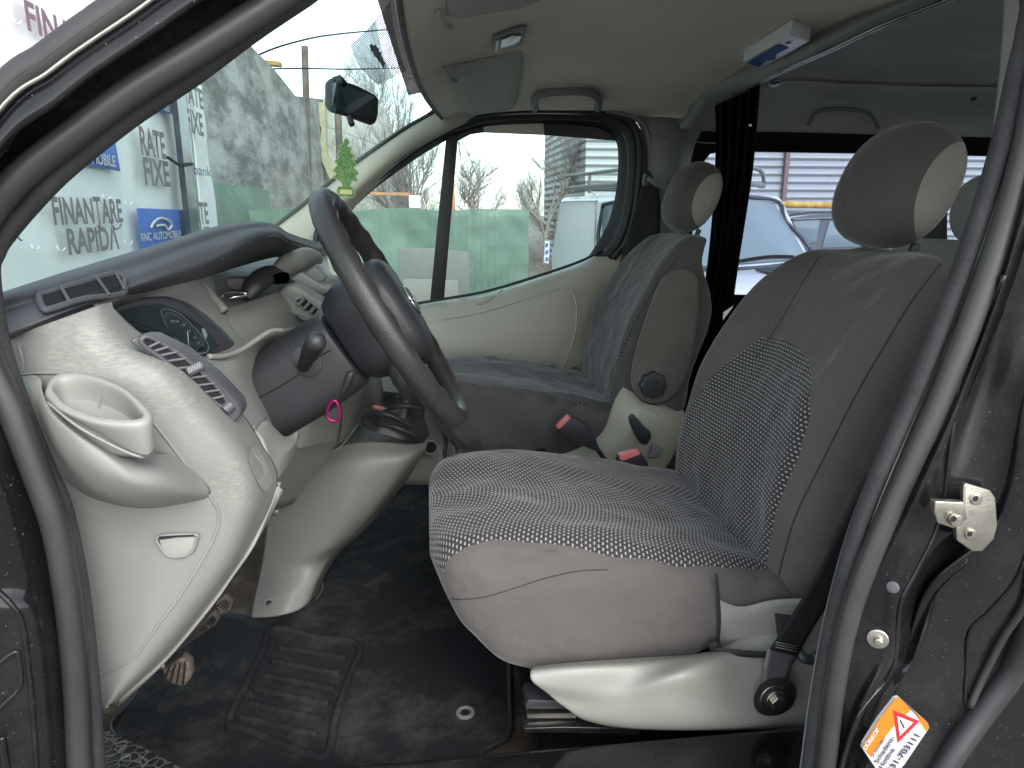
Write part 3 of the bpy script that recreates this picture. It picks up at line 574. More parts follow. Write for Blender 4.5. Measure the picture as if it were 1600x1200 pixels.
tube('pad_seam', [hit(pad, *q, off=.0006) for q in [(345, 404), (385, 385), (412, 372), (430, 368), (448, 376), (470, 385)]], .0012, m_blackpl, dash)
side = grid('end_panel', [
    PP([(8, 530, .675), (50, 514, .67), (92, 499, .67), (128, 486, .675), (155, 477, .69), (175, 472, .725)]),
    PP([(12, 556, .672), (50, 545, .665), (90, 530, .66), (128, 513, .66), (158, 498, .675), (182, 486, .715)]),
    PP([(20, 588, .672), (70, 578, .655), (115, 567, .65), (155, 553, .65), (192, 538, .668), (226, 524, .735)]),
    PP([(38, 640, .67), (100, 622, .645), (165, 608, .64), (220, 592, .64), (262, 576, .66), (306, 566, .75)]),
    PP([(70, 700, .67), (140, 692, .645), (205, 680, .64), (270, 660, .645), (320, 640, .67), (366, 628, .76)]),
    PP([(95, 770, .67), (170, 762, .655), (250, 750, .65), (325, 728, .655), (376, 706, .68), (408, 692, .77)]),
    PP([(110, 830, .67), (180, 825, .665), (262, 818, .66), (340, 800, .665), (396, 778, .685), (434, 752, .77)]),
    PP([(127, 900, .67), (185, 898, .665), (252, 893, .66), (318, 883, .665), (362, 870, .68), (392, 850, .72)]),
    PP([(140, 980, .67), (185, 976, .665), (232, 972, .66), (275, 965, .665), (303, 958, .68), (326, 945, .71)]),
    PP([(148, 1050, .67), (172, 1050, .665), (198, 1048, .66), (222, 1042, .665), (240, 1036, .68), (256, 1028, .71)]),
    PP([(151, 1112, .67), (158, 1109, .665), (165, 1106, .66), (172, 1102, .665), (178, 1098, .68), (184, 1092, .71)])], m_dash, dash, thick=.004, nu=70, nv=90)
grid('panel_return', [PP([(434, 752, .77), (414, 800, .745), (392, 850, .72), (360, 897, .715), (326, 945, .71), (256, 1028, .71), (184, 1092, .71)]), PP([(436, 768, .80), (412, 815, .80), (384, 862, .79), (352, 905, .79), (318, 950, .79), (248, 1036, .79), (180, 1099, .79)]), PP([(420, 775, 1.1), (400, 815, 1.1), (375, 855, 1.1), (340, 900, 1.1), (305, 945, 1.1), (240, 1025, 1.1), (170, 1085, 1.1)])], m_grey, dash, thick=.004)
# fuse cover groove on the end panel
gv = [(20, 586), (60, 583), (105, 584)]; gv2 = [(236, 655), (262, 688), (302, 740), (330, 778), (341, 800), (339, 828), (320, 868), (285, 925), (245, 980), (215, 1022), (203, 1032), (180, 1044), (150, 1056)]
tube('cover_groove', dense(side, gv, .0003), .0014, m_greyd, side); tube('cover_groove', dense(side, gv2, .0003), .0014, m_greyd, side)
tube('end_seam', [hit(side, *q, off=.0002) for q in [(28, 520), (30, 540), (36, 566), (34, 588)]], .0012, m_greyd, side)
hm = [(250, 836), (305, 833), (307, 842), (303, 856), (292, 865), (279, 868), (265, 866), (255, 857)]
prism('finger_pull', [hit(side, *q, off=.003) for q in hm], Y3 * .002, m_grey, side, bevel=.0005); tube('pull_rim', [hit(side, *q, off=.003) for q in hm], .0014, m_dash, side, closed=True)
prism('pull_slot', [hit(side, *q, off=.0045) for q in [(251, 835), (304, 832), (305, 835), (280, 836), (252, 840)]], Y3 * .001, m_void, side)
# raised ridge on right edge of end panel with recess
prism('pocket_recess', dense(side, [(386, 718), (389, 704), (398, 700), (408, 716), (420, 742), (423, 754), (416, 766), (407, 764), (395, 742), (386, 718)], .0012)[:-1], Y3 * .003, m_grey, side)
# cup holder
pod = grid('cup_holder_pod', [
    PP([(24, 590, .672), (58, 588, .645), (72, 622, .62), (120, 664, .615), (185, 702, .615), (245, 708, .635), (290, 708, .665)]),
    PP([(27, 602, .668), (55, 612, .63), (84, 645, .60), (135, 682, .59), (195, 716, .59), (255, 728, .61), (305, 730, .66)]),
    PP([(40, 640, .66), (72, 652, .605), (108, 676, .582), (155, 705, .575), (205, 735, .578), (262, 745, .60), (322, 750, .66)]),
    PP([(60, 690, .66), (95, 706, .605), (132, 726, .582), (172, 745, .575), (218, 760, .58), (272, 764, .605), (330, 768, .66)]),
    PP([(86, 735, .664), (118, 750, .63), (150, 765, .61), (190, 777, .60), (235, 781, .605), (285, 777, .625), (325, 779, .663)]),
    PP([(104, 758, .68), (130, 772, .665), (160, 783, .658), (195, 791, .655), (235, 794, .657), (280, 789, .66), (318, 786, .68)])], m_dash, side, thick=.002, nu=50, nv=50)
def ringY(l, ynear, yfar):
    ys = [p[1] for p in l]; a, b = min(ys), max(ys)
    return [P(p[0], p[1], Y=yfar + (ynear - yfar) * (p[1] - a) / (b - a)) for p in l]
rim_o = [(71, 611), (88, 589), (135, 589), (190, 608), (228, 638), (238, 656), (212, 667), (150, 663), (98, 643), (76, 624)]
rim_i = [(84, 605), (100, 593), (138, 594), (186, 612), (216, 640), (223, 653), (206, 659), (155, 655), (108, 636), (90, 619)]
rim_m = [(77, 608), (93, 590), (136, 590.5), (188, 609), (222, 638), (231, 655), (209, 663), (152, 659), (102, 640), (83, 622)]
cbase = [(72, 628), (88, 612), (140, 620), (200, 650), (236, 690), (241, 704), (225, 713), (180, 697), (120, 663), (86, 640)]
cin = [(100, 632), (110, 622), (145, 622), (182, 640), (205, 665), (210, 676), (196, 682), (155, 680), (118, 662), (104, 645)]
cup = loftc('cup_holder', [ringY(cbase, .572, .64), ringY([((a[0] + b[0]) / 2, (a[1] + b[1]) / 2) for a, b in zip(cbase, rim_o)], .565, .64), ringY(rim_o, .56, .636), [p + Vector((0, 0, .003)) for p in ringY(rim_m, .563, .634)], ringY(rim_i, .567, .63), [p + Vector((0, .004, -.016)) for p in ringY(rim_i, .572, .627)], [p + Vector((0, .004, -.032)) for p in ringY(rim_i, .582, .624)]], m_grey, dash, n=60)
for q in ((155, 645), (190, 655)): tube('cup_rib', [P(q[0] - 1, q[1] - 26, Y=.622), P(q[0], q[1], Y=.622)], .0006, m_grey, cup)
tube('pod_seam', PP([(74, 628, .60), (120, 665, .574), (180, 698, .572), (222, 714, .574), (241, 706, .60)]), .0012, m_greyd, dash)

# vent strip beside the cluster
vo = [(198, 533), (212, 526), (233, 526), (283, 550), (333, 589), (372, 630), (377, 646), (368, 660), (352, 664), (338, 650), (300, 612), (250, 568), (214, 545)]
def vY(px, py): return .655 + max(0, (px - 200)) * .00035 + (0 if py is None else 0)
def VP_(q, o=0): return P(q[0], q[1], Y=vY(*q) - o)
vh = prism('air_vent', [VP_(q) for q in vo], Y3 * .03, m_vent, dash, bevel=.006, seg=4)
vi = [(222, 530), (237, 528), (283, 555), (330, 595), (352, 622), (354, 632), (343, 634), (300, 600), (255, 562), (226, 541)]
prism('vent_cavity', [VP_(q, .0008) for q in vi], Y3 * .002, m_void, vh); tube('vent_rim', [VP_(q, .001) for q in vi], .0022, m_vent, vh, closed=True, n=80)
for k in range(9):
    t = (k + .6) / 9.4; a = spl([VP_(q, .001) for q in [(237, 529), (283, 556), (330, 596), (354, 628)]], 50)[int(t * 49)]; b = spl([VP_(q, .001) for q in [(224, 541), (255, 562), (300, 600), (343, 634)]], 50)[int(t * 49)]
    tube('vent_slat', [a + X3 * .003, b - X3 * .001], .0014, m_vent, vh, flat=.8)
a = VP_((300, 577), .003); tube('thumb_wheel', [VP_((292, 582), .002), VP_((316, 570), .002)], .0052, m_vent, vh)
tube('thumb_wheel', [VP_((351, 641), .002), VP_((362, 631), .002)], .006, m_vent, vh)
for k in range(6): tube('wheel_knurl', [VP_((296 + k * 3.4, 583 - k * 1.6), .007), VP_((294 + k * 3.4, 574 - k * 1.6), .006)], .0009, m_greyd, vh)
# pad vent slot
pv = [(64, 471), (72, 464), (120, 452), (178, 435), (190, 440), (191, 450), (182, 457), (130, 474), (80, 490), (68, 488)]
pvc = prism('demister_vent', [hit(pad, *q, off=.006) for q in pv], Y3 * .002, m_void, dash)  # black plate lying on the pad paints in the dark of the slot
tube('vent_rim', [hit(pad, *q, off=.005) for q in pv], .0032, m_pad, pvc, closed=True, n=80)
for a, b in (((97, 459), (107, 482)), ((151, 443), (161, 464)), ((180, 437), (185, 455))): tube('vent_divider', [hit(pad, *a, off=.0075), hit(pad, *b, off=.0075)], .0016, m_vent, pvc)

# cluster surround + instrument cluster
sur = grid('cluster_surround', [
    PP([(150, 480, .73), (188, 464, .80), (248, 441, .93), (305, 424, 1.10), (330, 424, 1.25)]),
    PP([(150, 500, .84), (205, 474, .90), (265, 458, .98), (318, 445, 1.08), (346, 470, 1.16)]),
    PP([(170, 520, .86), (225, 500, .91), (290, 488, .97), (338, 490, 1.05), (372, 495, 1.14)]),
    PP([(200, 550, .88), (250, 535, .92), (310, 530, .97), (355, 530, 1.03), (395, 530, 1.12)]),
    PP([(220, 575, .90), (280, 570, .93), (330, 570, .97), (375, 565, 1.02), (420, 560, 1.12)])], m_grey, dash, thick=.004)
co = [(174, 491), (182, 479), (218, 467), (252, 465), (283, 474), (314, 493), (345, 520), (361, 538), (360, 545), (340, 552), (318, 557), (295, 551), (255, 532), (222, 520), (190, 508)]
def cY(px, py, d=0): return P(px, py, Y=.80 + (px - 170) * .0007 - d)
cl = root_part('instrument_cluster', (-.3, .9, 1.4), 'dark glossy instrument binnacle with one dial in view')
prism('cluster_housing', [cY(*q) for q in co], Y3 * .02, m_blackpl, cl, bevel=.003)
ci = [(178, 492), (190, 484), (222, 476), (252, 474), (278, 484), (306, 502), (332, 526), (342, 540), (336, 547), (316, 552), (297, 546), (255, 527), (222, 515), (192, 503)]
prism('cluster_face', [cY(*q, .0015) for q in ci], Y3 * .002, plain('cluster face', (.035, .040, .042), .6), cl)
dl = [(252, 487), (262, 483), (280, 490), (300, 508), (320, 530), (326, 545), (318, 552), (298, 549), (278, 532), (262, 512)]
prism('dial', [cY(*q, .0028) for q in dl], Y3 * .0008, plain('dial face', (.045, .048, .05), .5), cl); tube('dial_ring', [cY(*q, .003) for q in dl], .0006, m_greyd, cl, closed=True, n=60)
ticks = spl([Vector((a, b, 0)) for a, b in [(256, 492), (264, 487), (280, 494), (298, 510), (314, 528), (321, 541)]], 26)
for k, t in enumerate(ticks):
    c = Vector((290, 533, 0)); e = t.lerp(c, .10 if k % 3 else .18); tube('tick', [cY(t.x, t.y, .004), cY(e.x, e.y, .004)], .0003, m_greyd, cl, n=2, seg=4)
for k, s in enumerate(['180', '160', '120', '80', '40', '20']):
    t = ticks[3 + k * 4].lerp(Vector((290, 533, 0)), .30); text('numeral', s, cY(t.x - 3, t.y + 2, .004), X3, Z3, .0030, m_greyd, cl)
tube('needle', [cY(293, 518, .0045), cY(295, 541, .0045)], .0005, m_white, cl, n=2, seg=6)
prism('display', [cY(*q, .004) for q in [(310, 546), (323, 537), (325, 541), (312, 550)]], Y3 * .0004, m_void, cl)
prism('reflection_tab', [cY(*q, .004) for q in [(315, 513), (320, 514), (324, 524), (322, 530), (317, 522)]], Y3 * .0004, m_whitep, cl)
prism('cluster_lens', [cY(*q, .006) for q in ci], Y3 * .001, m_lens, cl)
# fascia between vent strip and column
fas = grid('fascia', [
    PP([(215, 524, .735), (258, 533, .80), (298, 552, .87), (338, 558, .93), (375, 548, .98), (408, 528, 1.05), (440, 515, 1.12), (500, 505, 1.3)]),
    PP([(240, 535, .735), (285, 550, .79), (325, 570, .85), (362, 580, .92), (390, 572, 1.02), (424, 552, 1.14), (460, 545, 1.18), (520, 540, 1.3)]),
    PP([(300, 575, .745), (340, 592, .79), (372, 612, .85), (394, 622, .93), (420, 620, 1.16), (450, 615, 1.18), (480, 610, 1.2), (530, 600, 1.32)]),
    PP([(362, 636, .75), (382, 648, .78), (400, 660, .82), (414, 660, .90), (436, 665, 1.16), (460, 665, 1.18), (490, 665, 1.2), (535, 655, 1.34)]),
    PP([(376, 652, .755), (390, 664, .78), (404, 676, .81), (420, 690, .86), (436, 705, 1.16), (455, 700, 1.18), (480, 700, 1.2), (530, 690, 1.34)])], m_grey, dash, thick=.004)
tube('fascia_lip', PP([(326, 557, .90), (350, 556, .93), (378, 546, .97), (408, 526, 1.01), (425, 517, 1.03), (442, 516, 1.05)]), .0035, m_grey, dash)
tube('fascia_seam', [hit(fas, *q, off=.0004) for q in [(396, 668), (406, 660), (417, 650)]], .0012, m_greyd, dash)
grid('column_surround', [PP([(398, 672, .80), (416, 657, .86), (432, 671, .92), (446, 682, .97), (468, 674, 1.0)]), PP([(412, 690, .79), (426, 692, .83), (442, 695, .87), (460, 692, .93), (466, 684, 1.0)]), PP([(426, 735, .775), (434, 725, .80), (444, 716, .84), (455, 705, .90), (464, 695, 1.0)]), PP([(434, 752, .78), (438, 745, .80), (445, 735, .85), (456, 715, .95), (464, 700, 1.05)])], m_grey, dash, thick=.004)
# centre part of dashboard
grid('centre_panel', [
    PP([(345, 484, 1.10), (390, 470, 1.2), (430, 455, 1.30), (470, 440, 1.40), (520, 430, 1.6), (560, 440, 1.9)]),
    PP([(355, 500, 1.08), (400, 490, 1.16), (440, 480, 1.26), (480, 478, 1.38), (530, 480, 1.55), (580, 500, 1.9)]),
    PP([(365, 530, 1.06), (405, 525, 1.13), (445, 520, 1.22), (485, 520, 1.35), (540, 530, 1.5), (590, 560, 1.9)]),
    PP([(380, 570, 1.06), (420, 570, 1.13), (460, 570, 1.22), (500, 580, 1.35), (550, 600, 1.5), (600, 620, 1.9)]),
    PP([(420, 700, 1.15), (450, 700, 1.2), (480, 700, 1.28), (510, 700, 1.38), (550, 680, 1.5), (600, 660, 1.9)]),
    PP([(380, 800, 1.3), (420, 800, 1.35), (450, 790, 1.4), (480, 780, 1.45), (530, 760, 1.55), (600, 740, 1.9)])], m_grey, dash, thick=.01)
grid('dash_tray', [PP([(300, 428, 1.2), (350, 418, 1.5), (410, 402, 1.8), (470, 398, 2.0), (512, 396, 2.34)]), PP([(318, 445, 1.14), (365, 440, 1.35), (420, 430, 1.6), (470, 420, 1.8), (512, 410, 2.3)]), PP([(348, 486, 1.13), (392, 474, 1.24), (432, 458, 1.34), (472, 445, 1.46), (520, 440, 1.9)])], m_greyd, dash, thick=.004)
tube('tray_ledge', PP([(300, 430, 1.10), (320, 448, 1.09), (336, 468, 1.08), (351, 486, 1.07)]), [.003, .005, .006, .007], m_grey, dash)
prism('tray_box', PP([(353, 434), (402, 436), (398, 455), (380, 462), (352, 456)], 1.28), Y3 * .05, m_greyd, dash, bevel=.004)
tube('holder_arm', PP([(384, 466, 1.22), (396, 448, 1.23), (412, 434, 1.25), (428, 428, 1.27), (442, 432, 1.28)]), [.012, .017, .019, .017, .012], m_blackpl, dash, flat=.6)
loftc('holder_knob', [sell(P(434, 436, Y=1.25), X3 * .008, Z3 * .009, 3), sell(P(444, 434, Y=1.25), X3 * .009, Z3 * .010, 3)], m_silverp, dash, m=2)
tube('display_hood', PP([(432, 426, 1.36), (450, 413, 1.40), (475, 404, 1.46), (494, 402, 1.52), (500, 407, 1.55)]), [.016, .022, .022, .014, .008], m_grey, dash, flat=.8)
prism('display_panel', PP([(474, 428), (492, 416), (511, 432), (504, 441), (490, 441)], 1.42), Y3 * .02, m_greyd, dash, bevel=.003)
prism('display_bezel', PP([(452, 436), (470, 425), (500, 444), (535, 452), (530, 462), (496, 458), (470, 448)], 1.40), Y3 * .03, m_grey, dash, bevel=.004)
cs = prism('centre_vent', PP([(434, 458), (440, 449), (456, 444), (470, 450), (505, 472), (545, 500), (545, 520), (500, 512), (468, 500), (444, 480)], 1.30), Y3 * .06, m_grey, dash, bevel=.010, seg=4)
prism('vent_recess', PP([(451, 462), (460, 456), (472, 460), (500, 478), (505, 492), (490, 492), (462, 478)], 1.298), Y3 * .004, m_greyd, cs, bevel=.001)
prism('vent_cavity', PP([(462, 470), (474, 464), (497, 484), (490, 492)], 1.296), Y3 * .004, m_void, cs)
for k in range(3): tube('vent_slat', PP([(466 + k * 9, 477 + k * 6), (475 + k * 9, 466 + k * 6)], 1.294), .003, m_greyd, cs)
prism('radio', PP([(500, 462), (535, 448), (545, 456), (510, 476)], 1.36), Y3 * .03, m_blackpl, dash, bevel=.003)
tube('stack_groove', PP([(440, 478, 1.29), (452, 486, 1.27), (480, 497, 1.27), (520, 530, 1.28)]), .0015, m_greyd, dash)

# lower console
con = grid('centre_console', [
    PP([(430, 745, 1.50), (470, 725, 1.46), (505, 705, 1.42), (550, 692, 1.40), (600, 690, 1.40), (645, 694, 1.42), (668, 690, 1.48)]),
    PP([(425, 770, 1.47), (462, 755, 1.42), (500, 740, 1.385), (548, 726, 1.365), (600, 722, 1.365), (640, 718, 1.38), (662, 708, 1.46)]),
    PP([(418, 810, 1.46), (455, 805, 1.41), (495, 795, 1.38), (540, 790, 1.36), (585, 780, 1.37), (610, 770, 1.40), (625, 765, 1.50)]),
    PP([(412, 860, 1.46), (445, 862, 1.42), (480, 858, 1.39), (515, 850, 1.38), (545, 838, 1.40), (560, 830, 1.43), (572, 826, 1.52)]),
    PP([(404, 905, 1.45), (430, 898, 1.42), (460, 890, 1.40), (488, 882, 1.40), (508, 874, 1.42), (520, 868, 1.45), (530, 865, 1.54)]),
    PP([(396, 940, 1.40), (422, 936, 1.37), (450, 928, 1.36), (472, 920, 1.37), (492, 910, 1.39), (500, 903, 1.42), (508, 900, 1.50)]),
    PP([(393, 964, 1.36), (415, 964, 1.34), (438, 961, 1.33), (460, 956, 1.34), (478, 946, 1.36), (486, 938, 1.39), (494, 932, 1.48)])], m_console, van, thick=.006, nu=60, nv=60, label='grey plastic centre console carrying the gear lever gaiter')
grid('console_top', [PP([(480, 720, 1.46), (530, 650, 1.75), (545, 635, 1.9)]), PP([(520, 705, 1.41), (560, 655, 1.66), (580, 640, 1.85)]), PP([(570, 694, 1.395), (600, 660, 1.62), (640, 640, 1.8)]), PP([(645, 697, 1.42), (655, 672, 1.55), (662, 655, 1.7)]), PP([(668, 692, 1.48), (668, 680, 1.56), (668, 670, 1.65)])], m_console, con, thick=.004)
disc('console_screw', hit(con, 421, 942, off=.0), (0, -1, .1), .010, .001, m_greyd, con); disc('screw_head', hit(con, 421, 942, off=.001), (0, -1, .1), .0065, .002, m_blackpl, con, bevel=.001)
disc('console_screw', P(428, 800, Y=1.40), (0, -1, .1), .009, .002, m_metal, con, bevel=.001)
grid('console_riser', [PP([(500, 660, 1.45), (525, 625, 1.5), (548, 598, 1.55), (560, 640, 1.7), (590, 640, 1.9)]), PP([(470, 720, 1.44), (500, 690, 1.46), (530, 660, 1.5), (556, 645, 1.6), (590, 660, 1.8)]), PP([(440, 755, 1.44), (470, 730, 1.43), (500, 712, 1.43), (540, 695, 1.45), (590, 690, 1.6)])], m_grey, con, thick=.004)
tube('console_seam', PP([(392, 780, 1.40), (430, 762, 1.40), (470, 735, 1.40), (500, 712, 1.395), (530, 700, 1.39), (562, 660, 1.45)]), .0016, m_greyd, con)
grid('passenger_footwell_panel', [PP([(560, 560, 2.0), (640, 570, 1.95), (690, 575, 1.9), (720, 600, 1.95)]), PP([(560, 680, 2.0), (640, 680, 1.95), (690, 690, 1.9), (700, 700, 1.95)]), PP([(600, 756, 2.0), (640, 757, 1.95), (685, 758, 1.9), (700, 760, 1.95)])], m_console, con, thick=.01)
disc('panel_hole', P(673, 699, Y=1.88), (0, -1, 0), .016, .004, m_void, con); tube('panel_hole_rim', ellipse(P(673, 699, Y=1.878), X3 * .019, Z3 * .019, 14), .003, m_console, con, closed=True)
prism('storage_shelf', PP([(585, 617), (672, 620), (672, 634), (585, 632)], 1.93), Y3 * .05, m_void, con)
# gaiter and gear lever
gat = root_part('gear_lever', (-.1, 1.5, 1.1), 'black leather gear lever gaiter with loose folds')
def fold(c, n, amp, seed): return [p + (p - sum(c, Vector()) / len(c)).normalized() * amp * noise.noise(p * 45 + Vector((seed, 0, 0))) for p in c]
g0 = PP([(565, 655, 1.44), (580, 640, 1.52), (610, 632, 1.60), (650, 640, 1.58), (666, 672, 1.52), (664, 690, 1.46), (640, 690, 1.40), (600, 680, 1.395), (575, 670, 1.40)])
g1 = PP([(572, 645, 1.45), (588, 632, 1.50), (612, 628, 1.55), (652, 636, 1.54), (664, 655, 1.50), (660, 670, 1.45), (634, 664, 1.41), (600, 660, 1.41), (580, 655, 1.42)])
g2 = PP([(602, 634, 1.45), (610, 625, 1.48), (628, 622, 1.50), (648, 624, 1.50), (657, 636, 1.47), (652, 646, 1.44), (636, 648, 1.42), (618, 646, 1.42), (606, 642, 1.43)])
g3 = PP([(620, 616, 1.45), (624, 612, 1.46), (632, 611, 1.47), (642, 612, 1.47), (648, 617, 1.46), (646, 622, 1.44), (638, 624, 1.43), (628, 623, 1.43), (622, 620, 1.44)])
loftc('gaiter', [fold(g0, 9, .008, 1), fold(g1, 9, .028, 2), fold(g2, 9, .022, 3), g3], m_boot, gat, n=72, m=24)
for a, b, c in (((575, 650), (606, 648), (648, 668)), ((598, 642), (630, 634), (660, 640)), ((585, 662), (620, 668), (655, 684))): tube('gaiter_fold', [P(*a, Y=1.40), P(*b, Y=1.39), P(*c, Y=1.40)], [.002, .006, .002], m_boot, gat)
tube('lever_stem', PP([(634, 622, 1.45), (632, 612, 1.45), (628, 600, 1.45)]), [.013, .012, .010], m_blackpl, gat)
loftc('lever_knob', [sell(P(628, 600, Y=1.45), X3 * .018, Y3 * .02), sell(P(624, 578, Y=1.45), X3 * .024, Y3 * .024), sell(P(622, 570, Y=1.45), X3 * .012, Y3 * .012)], m_blackpl, gat)
tube('red_collar', PP([(584, 636, 1.44), (600, 640, 1.43), (606, 645, 1.43)]), .005, m_red, gat)

# pedals
for (a, nm) in ((((252, 1050), (283, 1028), (297, 1038), (299, 1058), (287, 1075), (262, 1068)), .96), (((336, 944), (350, 934), (362, 944), (358, 956), (343, 962)), 1.22), (((318, 974), (332, 960), (340, 968), (334, 980), (324, 984)), 1.15)):
    pr = root_part('pedal', P(*a[0], Y=nm)); c = P(sum(q[0] for q in a) / len(a), sum(q[1] for q in a) / len(a), Y=nm)
    prism('pedal_rubber', PP(list(a), nm), Y3 * .02, plain('dirty pedal rubber', (.13, .105, .08), .7, .5, 120), pr, bevel=.004)
    for k in range(4):
        t = .2 + k * .2; q0 = Vector(a[0]).lerp(Vector(a[-2]), t) if len(a) == 5 else Vector((256 + k * 10, 1066 - k * -2)); q1 = Vector(a[1]).lerp(Vector(a[2]), t) if len(a) == 5 else Vector((266 + k * 8, 1040 - k * 2))
        tube('pedal_rib', [P(q0.x, q0.y, Y=nm - .002), P(q1.x, q1.y, Y=nm - .002)], .0014, m_rubber, pr)
    tube('pedal_arm', [c + Vector((-.02, .01, .0)), c + Vector((-.10, .02, .12)), c + Vector((-.16, .02, .3))], .008, m_metal, pr)

# steering column
sc = root_part('steering_column', (-.2, 1.1, 1.3), 'charcoal plastic steering column shroud')
ax = Vector((.866, 0, .5)); pv_ = Vector((.5, 0, -.866))
C1 = P(543, 541, Y=1.09); C0 = P(418, 622, Y=1.09)
ax2 = (C1 - C0).normalized(); pu = ax2.cross(Y3).normalized()
def csec(t, a, b, dz=0, p=3.2): c = C0.lerp(C1, t); return sell(c + pu * dz, Y3 * a, pu * b, p, 28)
shr = loftc('column_shroud', [csec(-.5, .062, .060), csec(0, .062, .064), csec(.35, .062, .067), csec(.75, .062, .066), csec(.97, .060, .062), csec(1.0, .056, .058)], m_shroud, sc, n=56)
regbvh(shr)
tube('shroud_seam', [hit(shr, *q, off=.0003) for q in [(404, 622), (430, 608), (460, 590), (470, 583)]], .0009, m_void, sc); tube('shroud_seam', [hit(shr, *q, off=.0003) for q in [(500, 556), (515, 548), (530, 540)]], .0009, m_void, sc)
tube('shroud_notch', [hit(shr, *q, off=.0) for q in [(533, 616), (542, 600), (548, 585), (558, 580)]], [.003, .006, .006, .003], m_shroud, sc)
bpl = [(455, 556), (462, 544), (472, 542), (482, 556), (502, 560), (503, 575), (490, 588), (474, 588), (462, 575)]
prism('stalk_base', [hit(shr, v.x, v.y, off=.002) for v in spl([Vector((a, b, 0)) for a, b in bpl], 40, True)], Y3 * .01, m_shroud, sc, bevel=.001)
stl = hit(shr, 474, 572, off=.0); tip = P(494, 533, Y=stl.y - .085)
tube('indicator_stalk', [stl, stl.lerp(tip, .35), stl.lerp(tip, .7), stl.lerp(tip, .97)], [.0095, .0105, .0130, .0135], m_blackpl, sc, seg=20)
ellipsoid('stalk_knob', stl.lerp(tip, .97), (.0136, .0136, .0136), m_blackpl, sc, p=2); d_ = (tip - stl).normalized(); tube('stalk_ring', ellipse(stl.lerp(tip, .55), d_.orthogonal().normalized() * .0125, d_.cross(d_.orthogonal()).normalized() * .0125), .0006, m_void, sc, closed=True)
# steering wheel
WC = Vector((-.055, 1.1, 1.40)); WV = Vector((.5, 0, -.866)); WN = Vector((.866, 0, .5)); WR = .193
sw = root_part('steering_wheel', WC, 'black leather steering wheel, its rim worn shiny')
vs = []; fs = []; nn, kk = 128, 20
for i in range(nn):
    a = 2 * math.pi * i / nn; rd = WV * math.cos(a) + Y3 * math.sin(a); rr = .0158 + (.0012 * math.sin(a * 26) if math.cos(a) < .6 else 0); cc = WC + rd * WR
    for k in range(kk):
        b = 2 * math.pi * k / kk; bmp = rr if math.cos(b) < .2 else .0158
        vs.append(cc + rd * (bmp * math.cos(b)) + WN * (bmp * 1.12 * math.sin(b)))
for i in range(nn):
    for k in range(kk): fs.append((i * kk + k, i * kk + (k + 1) % kk, ((i + 1) % nn) * kk + (k + 1) % kk, ((i + 1) % nn) * kk + k))
mesh('wheel_rim', vs, fs, m_lether, sw)
def wp(v, y, n=0): return WC + WV * v + Y3 * y + WN * n
loftc('wheel_hub', [sell(wp(.0, 0, -.085), Y3 * .058, WV * .066, 3), sell(wp(.0, 0, -.06), Y3 * .072, WV * .080, 3), sell(wp(.0, 0, -.02), Y3 * .082, WV * .085, 2.8), sell(wp(.0, 0, .003), Y3 * .080, WV * .083, 2.8)], m_shroud, sw, n=48)
loftc('airbag_cover', [sell(wp(.0, 0, .0), Y3 * .080, WV * .086, 2.6), sell(wp(.0, 0, .016), Y3 * .076, WV * .082, 2.6), sell(wp(.0, 0, .028), Y3 * .060, WV * .066, 2.5), sell(wp(.0, 0, .032), Y3 * .02, WV * .02, 2.2)], m_blackpl, sw, n=48)
tube('emblem', ellipse(wp(0, 0, .033), Y3 * .022, WV * .022), .0028, m_chrome, sw, closed=True); tube('emblem', [wp(-.004, -.03, .034), wp(.004, -.004, .036), wp(-.004, .004, .036), wp(.004, .03, .034)], .002, m_chrome, sw)
for sy, sv, nm in ((-1, .115, 0), (1, .115, 0), (-1, -.045, 0), (1, -.045, 0)):
    a0 = wp(sv * .55, sy * .06, -.012); e = Vector((sv, sy * math.sqrt(max(.01, WR ** 2 - sv ** 2)), 0)); e2 = e.xy
    b0 = wp(e2.x, e2.y, -.006); wd = .026 if sv > 0 else .017
    sp_ = loftc('wheel_spoke', [sell(a0, WN * .014, (WV if sv < .1 else WV) * wd, 3), sell(a0.lerp(b0, .5) + WN * -.004, WN * .013, WV * wd * .9, 3), sell(b0, WN * .010, WV * wd * .75, 3)], m_shroud, sw, n=32)
pod_c = wp(.085, -.085, -.022)
loftc('button_pod', [sell(pod_c + Y3 * .03, WV * .026, WN * .022, 2.5), sell(pod_c + Y3 * -.01, WV * .034, WN * .025, 2.5), sell(pod_c + Y3 * -.028 + WV * .012, WV * .028, WN * .016, 2.5)], m_blackpl, sw)
for k in range(3): disc('button', P(626 + k * 12, 580 + k * 12, Y=pod_c.y - .029), (0, -1, 0), .004, .002, m_blackpl, sw); disc('button_mark', P(626 + k * 12, 577 + k * 12, Y=pod_c.y - .032), (0, -1, 0), .0007, .0003, m_white, sw)

